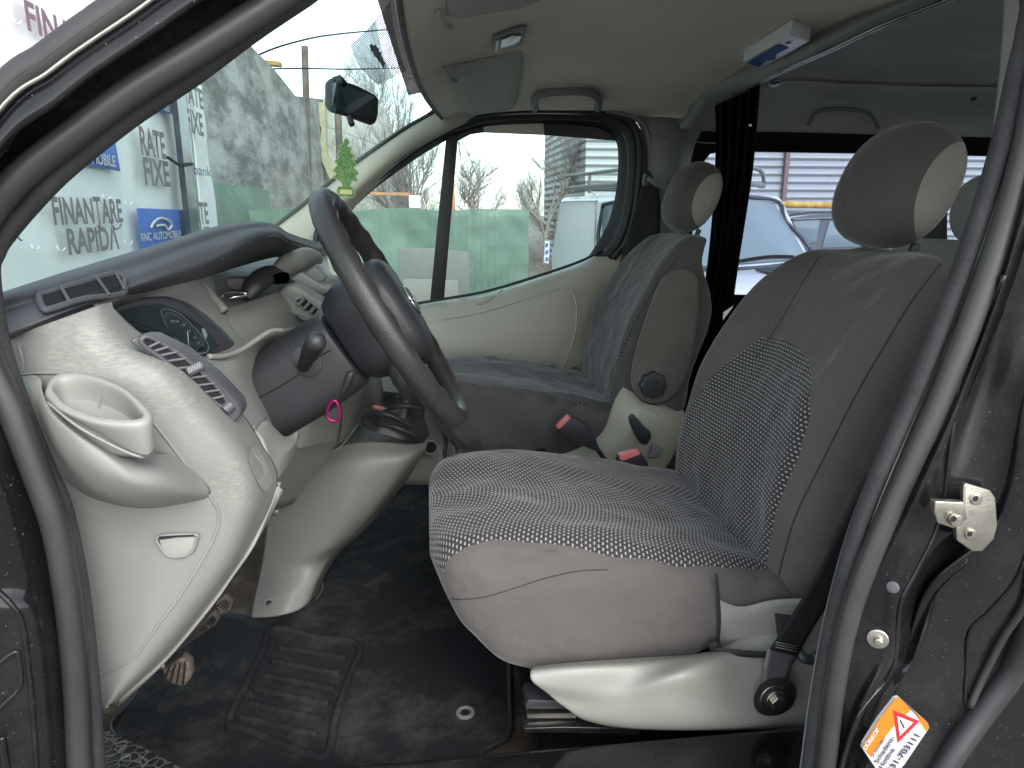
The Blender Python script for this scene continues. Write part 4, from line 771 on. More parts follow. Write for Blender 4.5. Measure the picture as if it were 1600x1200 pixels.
# ---- rear-view mirror
mr = root_part('rear_view_mirror', P(552, 160, Y=1.5), 'black framed rear-view mirror tilted to the right')
mo = PP([(512, 132, 1.46), (516, 124, 1.46), (524, 122, 1.46), (560, 134, 1.49), (588, 149, 1.51), (593, 154, 1.515), (592, 180, 1.515), (588, 194, 1.51), (580, 196, 1.51), (545, 183, 1.48), (520, 176, 1.46), (512, 168, 1.46)])
prism('mirror_housing', mo, Vector((-.010, .022, .004)), m_blackpl, mr, bevel=.007)
mi = PP([(520, 131, 1.46), (526, 128, 1.46), (560, 139, 1.49), (586, 152, 1.51), (588, 156, 1.512), (586, 188, 1.51), (580, 191, 1.51), (546, 179, 1.48), (524, 171, 1.46), (519, 165, 1.46)])
prism('mirror_glass', [p + Vector((.0006, -.004, 0)) for p in mi], Vector((-.002, .003, 0)), m_mirror, mr)
tube('mirror_stem', [P(535, 130, Y=1.46), P(530, 124, Y=1.44)], .008, m_blackpl, mr); prism('mirror_mount', PP([(508, 134), (520, 119), (526, 118), (535, 121), (533, 128), (512, 138)], 1.50), Y3 * .012, m_blackpl, mr, bevel=.003); tube('mirror_lever', PP([(546, 182, 1.47), (548, 190, 1.465), (550, 194, 1.46)]), .006, m_blackpl, mr)

# ================================================================ seats
def poly_mask(u, v, poly):
    ins = False; dmin = 9
    for (x0, y0), (x1, y1) in zip(poly, poly[1:] + poly[:1]):
        if (y0 > v) != (y1 > v) and u < (x1 - x0) * (v - y0) / (y1 - y0) + x0: ins = not ins
        L = ((x1 - x0) ** 2 + (y1 - y0) ** 2) or 1e-9; t = max(0, min(1, ((u - x0) * (x1 - x0) + (v - y0) * (y1 - y0)) / L)); dmin = min(dmin, math.hypot(u - x0 - t * (x1 - x0), v - y0 - t * (y1 - y0)))
    return .5 + (dmin if ins else -dmin) * 15
def seatmesh(name, secs, mat, parent, nring, nst, mask, seamf, front, disp, label=None):
    """secs: list of (centre, U(Y dir half), V(dir half), p); ring param angle"""
    vals = [[Vector(s[0]), Vector((s[1], s[2], s[3]))] + [s[4]] for s in secs]
    cs = spl([v[0] for v in vals], nst); ds = spl([v[1] for v in vals], nst); ns = spl([v[2] for v in vals], nst)
    vs, uv, mm, se = [], [], [], []; L = 0
    for j in range(nst):
        if j: L += (cs[j] - cs[j - 1]).length
        c, (hw, ht, p), n = cs[j], ds[j], ns[j].normalized()
        for i in range(nring):
            a = 2 * math.pi * i / nring; ca, sa = math.cos(a), math.sin(a)
            y = hw * math.copysign(abs(ca) ** (2 / p), ca); h = ht * math.copysign(abs(sa) ** (2 / p), sa)
            h += front(y / max(hw, 1e-4), sa, j / (nst - 1))
            v = c + Y3 * y + n * h; v = v + disp(v, n, sa, y); vs.append(v)
            uv.append((y, L)); mm.append(max(0, min(1, mask(y, v, sa, L)))); se.append(max(0, min(1, seamf(y, v, sa, L))))
    mid = nring // 4; row_len = [0.0] * nring
    for j in range(nst):            # true cloth length across each section, measured from the middle
        for sgn in (1, -1):
            acc = 0
            for k in range(1, nring // 2):
                i0 = (mid + sgn * (k - 1)) % nring; i1 = (mid + sgn * k) % nring
                acc += (vs[j * nring + i1] - vs[j * nring + i0]).length; uv[j * nring + i1] = (-sgn * acc, uv[j * nring + i1][1])
        uv[j * nring + mid] = (0, uv[j * nring + mid][1])
    for i in range(nring):          # and along it
        acc = 0
        for j in range(1, nst):
            acc += (vs[j * nring + i] - vs[(j - 1) * nring + i]).length
            uv[j * nring + i] = (uv[j * nring + i][0], acc)
    fs = [(j * nring + i, j * nring + (i + 1) % nring, (j + 1) * nring + (i + 1) % nring, (j + 1) * nring + i) for j in range(nst - 1) for i in range(nring)] + [tuple(range(nring)), tuple((nst - 1) * nring + i for i in reversed(range(nring)))]
    o = mesh(name, vs, fs, mat, parent, uv=uv, attr={'m': mm, 'seam': se}, label=label); regbvh(o); return o
def wr(v, amp, f, seed): return noise.noise(Vector((v.x * f + seed, v.y * f, v.z * f))) * amp
def seat(yc, label, seed, fold_amt, k=1.0):
    root = root_part('front_seat', (.3, yc, .7), label)
    # cushion
    cst = [(-.010, 1.078, 1.045, .13, 2.2), (.000, 1.100, 1.015, .175, 2.4), (.018, 1.114, .975, .205, 2.8), (.05, 1.122, .93, .222, 3.2), (.09, 1.124, .892, .232, 3.6), (.14, 1.120, .872, .236, 3.8), (.22, 1.108, .874, .238, 4), (.32, 1.090, .886, .238, 4), (.42, 1.068, .900, .236, 4), (.52, 1.045, .94, .225, 3.5), (.57, 1.03, .96, .20, 3)]
    sec = [(Vector((x, yc, (zt + zb) / 2)), hw, (zt - zb) / 2, p, Z3) for x, zt, zb, hw, p in cst]
    topn = lambda y, sa, t: (-.022 * max(0, 1 - (y / .8) ** 2) * min(1, t * 5)) if sa > .15 else 0
    def cm(y, v, sa, L):
        if sa < .02: return 0
        x = v.x; far = .155 - .05 * max(0, min(1, (x - .12) / .25)) + .02 * math.sin(x * 14) - .06 * max(0, (.02 - x) / .03); near = -.205 + .012 * math.sin(x * 11 + 1)
        return .5 + min(far - y, y - near) * 30
    def cs_(y, v, sa, L):
        return 0
    cush = seatmesh('seat_cushion', sec, m_cush, root, 200, 150, cm, cs_, topn, lambda v, n, sa, y: Vector((0, (1 if y > 0 else -1) * wr(v, .006 * fold_amt, 12, seed), wr(v, .006, 16, seed) + (wr(v, .012 * fold_amt, 22, seed + 5) if sa < .6 else 0))))
    # backrest
    bst = [(.480, .93, .205, .070, 3), (.478, 1.00, .228, .084, 3.4), (.482, 1.08, .240, .088, 3.6), (.494, 1.16, .243, .088, 3.6), (.527, 1.26, .241, .085, 3.6), (.572, 1.35, .234, .080, 3.4), (.612, 1.41, .222, .072, 3.2), (.650, 1.452, .206, .060, 3.0), (.690, 1.480, .186, .042, 2.8), (.730, 1.490, .165, .014, 2.4)]
    sec = []
    for q, s in enumerate(bst):
        a = bst[max(0, q - 1)]; b = bst[min(len(bst) - 1, q + 1)]; t = Vector((b[0] - a[0], 0, b[1] - a[1])).normalized(); n = Vector((-t.z, 0, t.x))
        hk = s[3] * (k if s[1] < 1.475 else 1 + (k - 1) * .5); sec.append((Vector((s[0], yc - .006, s[1])) - n * hk, s[2], hk, s[4], n))
    poly = [(-.20, -.02), (-.215, .09), (-.205, .16), (-.185, .22), (-.145, .29), (-.10, .35), (-.08, .382), (-.03, .392), (.05, .388), (.11, .372), (.165, .345), (.197, .31), (.205, .26), (.20, .2), (.19, .1), (.18, -.02)]
    fb = lambda y, sa, t: (.018 * math.exp(-((abs(y) - .80) / .16) ** 2) - .012 * max(0, 1 - (y / .6) ** 2)) * math.sin(min(1, t * 1.02) * math.pi) ** .5 if sa > .1 and t < .98 else 0
    def bs_(y, v, sa, L):
        return 0
    back = seatmesh('backrest', sec, m_cush, root, 220, 170, lambda y, v, sa, L: poly_mask(-y, L, poly) if sa > .1 else 0, bs_, fb, lambda v, n, sa, y: n * (wr(v, .008, 8, seed + 2) + wr(v, .003 * min(1, fold_amt), 22, seed)))
    # headrest
    rt = Matrix.Rotation(R(22), 3, 'Y')
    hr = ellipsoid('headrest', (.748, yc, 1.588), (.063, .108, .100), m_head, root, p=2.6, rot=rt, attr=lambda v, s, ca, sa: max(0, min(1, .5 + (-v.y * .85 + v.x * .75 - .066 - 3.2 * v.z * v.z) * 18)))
    tube('headrest_post', [Vector((.755, yc - .06, 1.50)), Vector((.735, yc - .06, 1.45))], .007, m_blackpl, root); tube('headrest_post', [Vector((.755, yc + .06, 1.50)), Vector((.735, yc + .06, 1.45))], .007, m_blackpl, root)
    return root, cush, back, hr
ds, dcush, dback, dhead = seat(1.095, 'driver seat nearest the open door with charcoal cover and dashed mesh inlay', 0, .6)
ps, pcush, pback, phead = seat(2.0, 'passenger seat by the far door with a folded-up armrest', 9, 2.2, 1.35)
def seam(o, root, l, r=.0008): tube('stitched_seam', dense(o, l, .0005), r, m_seam, root, n=60, seg=6)
m_seam = plain('seam thread', (.035, .032, .030), .9)
seam(dback, ds, [(1180, 562), (1205, 525), (1232, 482), (1258, 435), (1280, 402)]); seam(dback, ds, [(1215, 905), (1232, 840), (1250, 790), (1295, 700), (1340, 612), (1385, 535), (1425, 470), (1460, 425), (1470, 412)], .001)
seam(dcush, ds, [(700, 935), (725, 936), (760, 932), (800, 920), (850, 904), (900, 893), (950, 890)])
seam(pback, ps, [(960, 470), (985, 425), (1010, 385), (1030, 368)]); seam(pback, ps, [(945, 640), (955, 590), (985, 520), (1020, 455), (1060, 400)])
ds_trim = grid('seat_side_trim', [
    PP([(834, 1040, .86), (900, 1034, .85), (1000, 1027, .85), (1105, 1018, .85), (1180, 985, .86), (1240, 960, .86), (1320, 950, .86)]),
    PP([(829, 1048, .835), (895, 1045, .825), (990, 1040, .82), (1100, 1026, .815), (1165, 1028, .825), (1230, 1030, .83), (1320, 1025, .83)]),
    PP([(832, 1065, .825), (890, 1072, .82), (975, 1070, .81), (1070, 1052, .778), (1150, 1062, .81), (1225, 1070, .82), (1320, 1068, .83)]),
    PP([(856, 1084, .83), (905, 1096, .825), (975, 1095, .805), (1055, 1085, .780), (1150, 1098, .80), (1230, 1105, .815), (1320, 1105, .83)]),
    PP([(880, 1104, .835), (910, 1122, .83), (970, 1133, .815), (1055, 1136, .795), (1150, 1137, .80), (1225, 1138, .815), (1320, 1138, .83)]),
    PP([(895, 1110, .86), (918, 1126, .86), (970, 1138, .86), (1055, 1141, .86), (1150, 1142, .86), (1225, 1143, .86), (1320, 1143, .86)])], m_seatpl, ds, thick=.004, nu=80, nv=50)
grid('recliner_cover', [PP([(1124, 938, .854), (1160, 948, .852), (1205, 938, .85), (1260, 935, .845), (1330, 935, .85)]), PP([(1124, 975, .85), (1165, 970, .848), (1215, 955, .845), (1260, 955, .84), (1330, 955, .84)]), PP([(1115, 1028, .87), (1165, 1028, .86), (1215, 1030, .85), (1260, 1035, .84), (1330, 1035, .84)])], m_seatpl, ds, thick=.004)
tube('cover_hem', PP([(1119, 897, .852), (1122, 930, .848), (1124, 970, .848), (1122, 1004, .85)]), .0022, m_webbing, ds)
tube('elastic_strap', PP([(1108, 1014, .84), (1150, 1020, .826), (1200, 1023, .822), (1240, 1018, .825)]), .0055, m_webbing, ds, flat=.35)
tube('strap_knot', PP([(1108, 1008, .842), (1118, 1006, .838), (1122, 1012, .84)]), .005, m_webbing, ds)
ribbon('seat_belt', PP([(1350, 740, .70), (1312, 820, .72), (1275, 900, .75), (1235, 965, .785), (1203, 1015, .81)]), PP([(1395, 760, .70), (1352, 838, .72), (1318, 905, .75), (1272, 980, .785), (1245, 1026, .81)]), m_webbing, ds, label='black seat belt webbing bolted to the seat base')
ribbon('belt_sleeve', PP([(1200, 1012, .812), (1194, 1040, .805), (1192, 1070, .80)]), PP([(1247, 1026, .812), (1236, 1045, .805), (1228, 1078, .80)]), m_vent, ds)
for k in range(3): tube('belt_stitch', PP([(1212, 1003 + k * 4), (1245, 1010 + k * 4)], .796), .0006, m_greyd, ds, n=3, seg=5)
prism('belt_tag', PP([(1211, 959), (1237, 962), (1216, 1000)], .80), Y3 * .002, m_blackpl, ds)
bo = P(1210, 1088, Y=.80)
loftc('anchor_recess', [sell(bo + Vector((0, -.002, 0)), X3 * .031, Z3 * .030, 2.2), sell(bo + Vector((0, .006, 0)), X3 * .024, Z3 * .024, 2.2)], m_void, ds, m=2)
disc('anchor_plate', bo + Vector((-.004, -.003, .002)), (0, -1, 0), .020, .004, m_metal, ds, bevel=.001, n=18); disc('anchor_bolt', bo + Vector((.0, -.007, -.002)), (0, -1, 0), .011, .008, m_metal, ds, bevel=.001, n=6); disc('bolt_washer', bo + Vector((.0, -.005, -.002)), (0, -1, 0), .015, .003, m_metal, ds, bevel=.001)
tube('recline_handle', PP([(1246, 1015, .82), (1256, 1028, .81), (1270, 1030, .81), (1282, 1020, .81), (1290, 1008, .82)]), .007, m_blackpl, ds)
tube('belt_hook', PP([(1308, 838, .74), (1315, 828, .73), (1330, 822, .73)]), .004, m_blackpl, ds)
# rails
for z0, a in ((1100, 822), (1124, 822)): prism('seat_rail', PP([(a, z0), (a + 4, z0 - 6), (900, z0 - 4), (900, z0 + 8), (a, z0 + 8)], .87), Y3 * .04, m_blackpl, ds, bevel=.001)
prism('rail_edge', PP([(823, 1116), (900, 1114), (900, 1122), (825, 1122)], .865), Y3 * .01, m_metal, ds)
prism('rail_foot', PP([(818, 1138), (880, 1136), (1000, 1138), (1000, 1150), (880, 1146), (820, 1146)], .85), Y3 * .05, m_paint, ds, bevel=.002)
# passenger seat plastics
grid('seat_side_trim', [
    PP([(800, 735, 1.79), (850, 716, 1.78), (900, 702, 1.77), (940, 676, 1.76), (962, 622, 1.77), (985, 600, 1.78), (1030, 622, 1.78), (1068, 640, 1.79)]),
    PP([(800, 750, 1.775), (850, 728, 1.765), (905, 716, 1.76), (950, 690, 1.74), (980, 660, 1.73), (1005, 640, 1.73), (1040, 645, 1.74), (1070, 655, 1.77)]),
    PP([(800, 780, 1.77), (850, 758, 1.75), (905, 748, 1.745), (955, 725, 1.73), (990, 700, 1.725), (1015, 690, 1.725), (1045, 690, 1.74), (1062, 690, 1.77)]),
    PP([(800, 830, 1.77), (850, 830, 1.77), (905, 830, 1.76), (955, 820, 1.76), (990, 790, 1.76), (1010, 770, 1.76), (1030, 745, 1.76), (1045, 725, 1.77)])], m_olive, ps, thick=.006, nu=60)
lv = prism('recline_lever', PP([(984, 652), (990, 648), (997, 655), (1008, 668), (1017, 675), (1018, 686), (1010, 696), (1002, 694), (992, 678), (985, 662)], 1.70), Y3 * .018, m_blackpl, ps, bevel=.004)
disc('lever_cap', P(1006, 681, Y=1.70), (0, -1, 0), .011, .003, m_blackpl, ps, bevel=.001)
prism('fabric_tab', PP([(1020, 692), (1038, 704), (1030, 714), (1014, 716)], 1.72), Y3 * .006, m_greyd, ps, bevel=.002)
arm_o = [(986, 600), (990, 560), (1008, 500), (1030, 442), (1043, 425), (1064, 418), (1083, 424), (1092, 442), (1090, 500), (1080, 560), (1066, 602), (1046, 624), (1022, 632), (998, 622)]
arm = loftc('armrest', [PP([(q[0] * .9 + 104, q[1] * .9 + 54) for q in arm_o], 1.675), PP([(q[0] * .975 + 26, q[1] * .975 + 13) for q in arm_o], 1.68), PP(arm_o, 1.70), PP(arm_o, 1.74), PP([(q[0] * .95 + 52, q[1] * .95 + 27) for q in arm_o], 1.765)], m_arm, ps, n=70, m=21)
tube('armrest_seam', [P(q[0] * .965 + 36, q[1] * .965 + 19, Y=1.681) for q in arm_o], .0016, m_greyd, arm, closed=True, n=80)
kn = P(1022, 603, Y=1.655); vs = []; 
prism('armrest_knob', [kn + (X3 * math.cos(a) + Z3 * math.sin(a)) * (.033 + .0022 * math.cos(8 * a)) for a in [2 * math.pi * i / 64 for i in range(64)]], Y3 * .022, m_blackpl, arm, bevel=.004)
tube('knob_ring', ellipse(kn + Vector((0, -.0005, 0)), X3 * .016, Z3 * .016), .0018, m_shroud, arm, closed=True)
prism('armrest_bracket', PP([(1000, 628), (1035, 636), (1032, 660), (1000, 652)], 1.73), Y3 * .03, m_olive, arm, bevel=.003)
def buckle(top, bot, stem, Y, nm):
    b = prism(nm, PP(bot, Y), Y3 * .022, m_blackpl, ps if Y > 1.6 else ds, bevel=.003)
    prism('release_button', PP(top, Y - .001), Y3 * .018, m_red, b, bevel=.001)
    tube('buckle_stem', PP(stem, Y + .01), .006, m_webbing, b)
buckle([(870, 668), (874, 662), (888, 650), (892, 653), (877, 668), (872, 671)], [(872, 670), (892, 651), (915, 663), (930, 682), (938, 706), (928, 704), (905, 695), (888, 688)], [(932, 700), (942, 714), (950, 726)], 1.66, 'belt_buckle')
buckle([(968, 716), (968, 711), (998, 704), (1001, 710), (985, 716), (972, 721)], [(965, 722), (968, 713), (1000, 706), (1012, 722), (1022, 755), (1018, 764), (972, 742)], [(1010, 752), (1022, 765), (1030, 790)], 1.42, 'belt_buckle')
tube('cover_strap', PP([(840, 702, 1.75), (845, 710, 1.745), (848, 725, 1.745)]), .006, m_webbing, ps, flat=.4); tube('strap_clip', PP([(838, 704, 1.745), (850, 702, 1.745), (850, 708, 1.745)]), .003, m_void, ps)
tube('seat_slide_bar', PP([(694, 702, 1.80), (696, 715, 1.80), (712, 724, 1.80), (726, 722, 1.82)]), .004, m_blackpl, ps)
loftc('seat_pedestal', [sell(Vector((.28, 2.0, z)), X3 * .22, Y3 * .2, 4) for z in (.67, .9)], m_rearl, ps, m=2); 
prism('cover_label', PP([(1131, 488), (1146, 478), (1142, 484), (1130, 500)], 1.34), Y3 * .002, m_white, ds)

# ================================================================ loose things in the van
fmz = .676
def FZ(px, py, z=fmz): return P(px, py, Z=z)
mo_ = [(176, 1150), (205, 1100), (240, 1050), (330, 985), (352, 962), (400, 966), (445, 962), (490, 945), (505, 925), (520, 880), (640, 757), (700, 757), (760, 900), (790, 1000), (797, 1100), (795, 1150), (770, 1168), (752, 1185), (745, 1260), (400, 1330), (310, 1240)]
mat_ = prism('floor_mat', [FZ(*q) for q in mo_], Z3 * .006, m_mat, None)
tag(mat_, 'black carpet floor mat with moulded heel pad and dust, in front of the driver seat', 'floor mat')
tube('mat_binding', [FZ(*q) + Z3 * .004 for q in mo_], .005, m_rubber2, mat_, closed=True, n=200)
def mz(q, dz=.0085): return P(q[0], q[1], Z=fmz + dz)
tube('heel_pad_edge', [mz(q, .006) for q in [(428, 984), (500, 998), (561, 1010), (545, 1060), (525, 1120), (508, 1182), (450, 1168), (380, 1140), (358, 1130), (385, 1070), (410, 1020)]], .009, m_mat, mat_, closed=True, n=110, flat=.9)
for k in range(6):
    a = (435 - k * 12, 1012 + k * 22); b = (540 - k * 9, 1030 + k * 24); tube('heel_pad_rib', [mz(a, .006), mz(((a[0] + b[0]) / 2, (a[1] + b[1]) / 2), .006), mz(b, .006)], .008, m_mat, mat_, flat=.9)
ey_ = FZ(727, 1114, fmz + .007); tube('eyelet', ellipse(ey_, X3 * .013, Y3 * .013), .004, m_greyd, mat_, closed=True); disc('eyelet_core', ey_ - Z3 * .001, (0, 0, 1), .012, .002, m_rubber, mat_); box('eyelet_slot', ey_ + Z3 * .0018, (.010, .009, .002), m_void, mat_)
dm = prism('dimpled_mat', [P(*q, Z=.80) for q in [(158, 1138), (210, 1160), (300, 1210), (420, 1290), (150, 1320), (140, 1200)]], Z3 * -.006, m_cells, None); tag(dm, 'strip of dimpled black rubber matting on the door step, bottom left', 'mat')
prism('step', [P(*q, Z=.79) for q in [(158, 1138), (210, 1160), (300, 1210), (420, 1290), (150, 1320), (140, 1200)]], Z3 * -.12, m_paint, van)
# curtain
rows = []
for q, y in (((1118, 1187), 165), ((1119, 1183), 200), ((1118, 1176), 260), ((1114, 1166), 330), ((1105, 1152), 420), ((1092, 1142), 500), ((1075, 1135), 600)):
    rr = []
    for k in range(15):
        t = k / 14; px = q[0] + (q[1] - q[0]) * t; py = y - (38 * t if y == 165 else (15 * t if y == 200 else 0)); rr.append(P(px, py, Y=2.22 - t * .2 + .022 * math.sin(k * 2.1)))
    rows.append(rr)
cu = grid('curtain', rows, m_cloth, None, nu=90, nv=50, thick=.002); tag(cu, 'black curtain drawn into folds behind the passenger headrest', 'curtain')
disc('snap_button', P(1172, 195, Y=2.0), (0, -1, 0), .005, .003, m_chrome, cu, bevel=.001)
# ceiling device
dv = thing('ceiling_device', 'white plastic box with a blue panel fixed to the headliner above the seats', 'box', P(1215, 60, Y=1.5))
bx_ = [hit(ceil, *q, off=.002) for q in [(1162, 78), (1238, 27), (1268, 42), (1192, 94)]]
bmn = sum(bx_, Vector()) / 4; q4 = [Vector((p.x, p.y, bmn.z)) for p in bx_]
o1 = prism('casing', [p + Z3 * .004 for p in q4], Z3 * -.030, m_white, dv, bevel=.004)
def inb(u, v, dz=-.0275): return q4[0].lerp(q4[1], u).lerp(q4[3].lerp(q4[2], u), v) + Z3 * dz
prism('blue_panel', [inb(.05, .10), inb(.42, .10), inb(.62, .10), inb(.74, .12), inb(.74, .62), inb(.52, .56), inb(.38, .82), inb(.26, .62), inb(.05, .74)], Z3 * -.0006, m_blue, dv)
disc('button', inb(.84, .32), (0, 0, -1), .006, .002, m_blackpl, dv)
# air freshener
af = thing('air_freshener', 'green tree shaped card air freshener hanging on a thread under the mirror', 'air freshener', P(540, 307, Y=1.46))
tp = [(540, 216), (546, 222), (543, 228), (550, 232), (548, 239), (554, 243), (550, 249), (557, 256), (553, 262), (560, 270), (556, 276), (559, 283), (550, 283), (547, 290), (552, 295), (553, 308), (528, 306), (528, 293), (535, 292), (534, 286), (528, 281), (520, 277), (526, 272), (521, 266), (527, 258), (523, 252), (530, 246), (527, 240), (533, 235), (530, 229), (536, 224)]
mg, ntg, bg_ = newmat('printed green card'); cc_ = ramp(ntg, noi(ntg, 240, 4, .8), .42, .58); ntg.links.new(mix(ntg, cc_, (.025, .17, .05), (.22, .30, .09)), bg_.inputs['Base Color']); bg_.inputs['Roughness'].default_value = .6
prism('card', PP(tp, 1.46), Y3 * .002, mg, af); prism('name_plate', PP([(531, 296), (550, 297), (550, 304), (531, 303)], 1.459), Y3 * .0008, plain('yellow card', (.65, .6, .25), .6), af)
tube('thread', PP([(540, 217), (538, 205), (543, 188)], 1.46), .0006, m_white, af)
tube('card_edge', PP(tp, 1.4595), .0009, plain('pale card edge', (.35, .42, .22), .6), af, closed=True, n=150)
# carabiner
cb = tube('carabiner', PP([(528, 632), (531, 650), (526, 657), (518, 657), (511, 651), (512, 640), (515, 632), (522, 626)], 1.0), .0022, m_pink, None, closed=True, n=50); tag(cb, 'small magenta carabiner clip hanging under the steering column', 'carabiner')
# glasses in tray
gl = tube('eyeglasses', PP([(346, 464, 1.17), (354, 458, 1.17), (364, 456, 1.17), (382, 458, 1.17), (383, 462, 1.17), (366, 464, 1.16), (352, 468, 1.16)]), .0026, m_chrome, None, closed=True, n=50); tag(gl, 'folded eyeglasses with a pale frame lying in the dashboard tray', 'glasses')

# ================================================================ outside
m_yel1 = plain('dull yellow paint', (.42, .27, .06), .7, .3, 5)
gm, ntm, bm_ = newmat('gravel yard'); f_ = noi(ntm, 3, 8, .7); ntm.links.new(mix(ntm, ramp(ntm, f_, .3, .7), (.16, .15, .14), (.30, .29, .27)), bm_.inputs['Base Color']); bm_.inputs['Roughness'].default_value = .95; bump(ntm, f_, .5, .02, bm_)
g = mesh('ground', [(-150, -120, .1), (150, -120, .1), (150, 220, .1), (-150, 220, .1)], [(0, 1, 2, 3)], gm, smooth=False); tag(g, None, None, kind='structure')
m_banner = plain('banner vinyl', (.70, .71, .70), .5, .05, 1.2); m_blet = plain('dark banner print', (.17, .15, .155), .6); m_blets = plain('maroon banner print', (.17, .10, .115), .6); m_bblue = plain('banner blue', (.06, .13, .42), .5)
def BX(px, py, off=0): return P(px, py, X=-2.2 + off)
ban = thing('banner_fence', 'white advertising banner with dark Romanian lettering stretched on a fence, left of the van', 'banner', (-2.2, 5.0, .1))
zt = BX(325, 132).z
bz = [[Vector((-2.2, y, z)) for y in (1.0, 2.2, 3.4, 4.6, 5.8, 7.0, 7.35)] for z in (.15, .9, 1.6, 2.2, zt)]
grid('banner_sheet', bz, m_banner, ban, nu=100, nv=40, thick=.01, disp=lambda v: Vector((.035 * noise.noise(v * .9) + .012 * noise.noise(v * 3.3) + .0, 0, 0)) if 1.0 < v.y < 7.4 else Vector())
bz2 = [[Vector((-2.2 - .02 * i, 7.42 + i * .22 + (.1 if z < 2 else 0) * i * .3, z)) for i in range(4)] for z in (.15, .9, 1.6, 2.2, zt - .02)]
grid('banner_sheet', bz2, m_banner, ban, nu=20, nv=30, thick=.01, disp=lambda v: Vector((.03 * noise.noise(v * 2), 0, 0)))
def btext(s, x0, x1, yb, h, mt=m_blet, bold=.03):
    a = BX(x0, yb, .06); b = BX(x1, yb, .06); text('lettering', s, a, Y3, Z3, h / FPX * ((a.y + b.y) / 2) * 1.02, mt, ban, width=b.y - a.y, bold=bold)
btext('FINANȚARE', 85, 193, 350, 34); btext('RAPIDĂ', 108, 188, 397, 33)
btext('RATE', 221, 259, 240, 36); btext('FIXE', 227, 266, 287, 35); btext('ATE', 294, 317, 160, 26); btext('FIXE', 293, 318, 204, 30); btext('ATE', 303, 327, 350, 30); btext('FIXE', 303, 330, 385, 26)
for q in ([(152, 352), (155, 357), (152, 363)], [(176, 353), (181, 358), (187, 355), (189, 350)]): tube('diacritic', [BX(*p, .07) for p in q], .006, m_blet, ban)
btext('FINANȚARE', 43, 190, 45, 32, m_blets); btext('ık', 14, 36, 378, 24, m_navy, 0); btext('bank', 303, 330, 272, 14, m_navy, 0)
for c in ([(213, 325), (287, 328), (292, 380), (219, 395)], [(120, 255), (120, 200), (178, 215), (187, 268)], [(238, 172), (238, 130), (272, 142), (276, 180)]): prism('logo_panel', [BX(*q, .05) for q in c], X3 * .006, m_bblue, ban, bevel=.002)
btext2 = [('RNC AUTOMOBILE', 221, 284, 377, 11), ('AUTOMOBILE', 108, 180, 250, 16), ('AUTOMOBILE', 235, 270, 164, 12)]
for s, x0, x1, yb, h in btext2:
    a = BX(x0, yb, .075); b = BX(x1, yb, .075); text('lettering', s, a, Y3, Z3, h / FPX * (a.y + b.y) / 2, m_whitep, ban, width=b.y - a.y, bold=.015)
tube('car_logo', [BX(*q, .075) for q in [(236, 356), (240, 348), (250, 341), (262, 344), (268, 352), (262, 359), (257, 352), (245, 353)]], .010, m_whitep, ban)
for q in ((27, 35), (93, 330), (200, 318), (55, 388), (95, 390), (166, 310), (200, 380)): tube('banner_crease', [BX(q[0] - 6, q[1] - 6, .04), BX(q[0] - 3, q[1] + 1, .046), BX(q[0] + 3, q[1] + 2, .046), BX(q[0] + 7, q[1] - 3, .04)], .004, m_banner, ban)
bp_ = thing('banner_post', 'dark square steel post between the two banner sheets', 'post', (BX(292, 400).x + .1, BX(292, 400).y, .1))
a = BX(289, 250, .12); box('post', (a.x, a.y, 1.6), (.05, .24, 3.1), m_dkcar, bp_)
tube('torn_tie', [BX(262, 246, .14), BX(282, 258, .16), BX(300, 256, .16)], .012, m_void, bp_)
# concrete wall
mc, ntc, bc = newmat('mottled concrete render'); f1 = noi(ntc, 1.6, 8, .75, (1, .35, 1)); f2 = noi(ntc, .5, 4, .6, (1, .5, 1))
cA = mix(ntc, ramp(ntc, f1, .42, .58), (.17, .17, .165), (.46, .46, .45)); cB = mix(ntc, M(ntc, 'MULTIPLY', ramp(ntc, f2, .5, .7), .6), cA, (.46, .45, .41)); ntc.links.new(cB, bc.inputs['Base Color']); bc.inputs['Roughness'].default_value = .95; bump(ntc, f1, .8, .08, bc)
def CX(px, py, X=-3.2): return P(px, py, X=X)
cw = prism('concrete_wall', [CX(180, 460), CX(180, -140), CX(300, -20), CX(398, 78), CX(430, 110), CX(462, 150), CX(505, 155), CX(515, 290), CX(520, 345)], X3 * -.3, mc, None); tag(cw, 'tall mottled grey concrete wall with a sloping top, seen beyond the banner', 'wall')
m_house = plain('white render', (.56, .55, .53), .9, .1, .8); m_cream = plain('cream trim', (.55, .50, .33), .8, .15)
hs = thing('house', 'pale rendered house corner with a cream edge, between the concrete wall and the pillar', 'house', CX(540, 400, -3.3))
prism('wall', [P(*q, Y=24) for q in [(505, 152), (600, 165), (640, 330), (640, 420), (500, 420)]], Y3 * 5, m_house, hs)
prism('corner_trim', [P(*q, Y=23.5) for q in [(488, 160), (507, 160), (510, 240), (530, 280), (520, 290), (500, 245), (502, 200)]], Y3 * .4, m_cream, hs)
m_wood = plain('weathered timber', (.16, .13, .11), .9, .3, 3)
for i, (q0, q1, Y, lb) in enumerate((((476, 72), (480, 330), 21, 'dark timber pole rising above the concrete wall'), ((528, 176), (533, 330), 20, 'brown timber pole standing against the pale house'))):
    a = P(*q0, Y=Y); b = P(*q1, Y=Y); o = tube('utility_pole', [a, Vector((b.x, b.y, .1))], .09, m_wood); tag(o, lb, 'pole', 'poles')
wi = tube('overhead_cable', PP([(330, 140, 18), (400, 88, 18.5), (476, 62, 20), (540, 52, 24), (620, 45, 30)]), .022, m_void); tag(wi, 'thin dark cable curving up over the wall to the pole top', 'cable', 'cables')
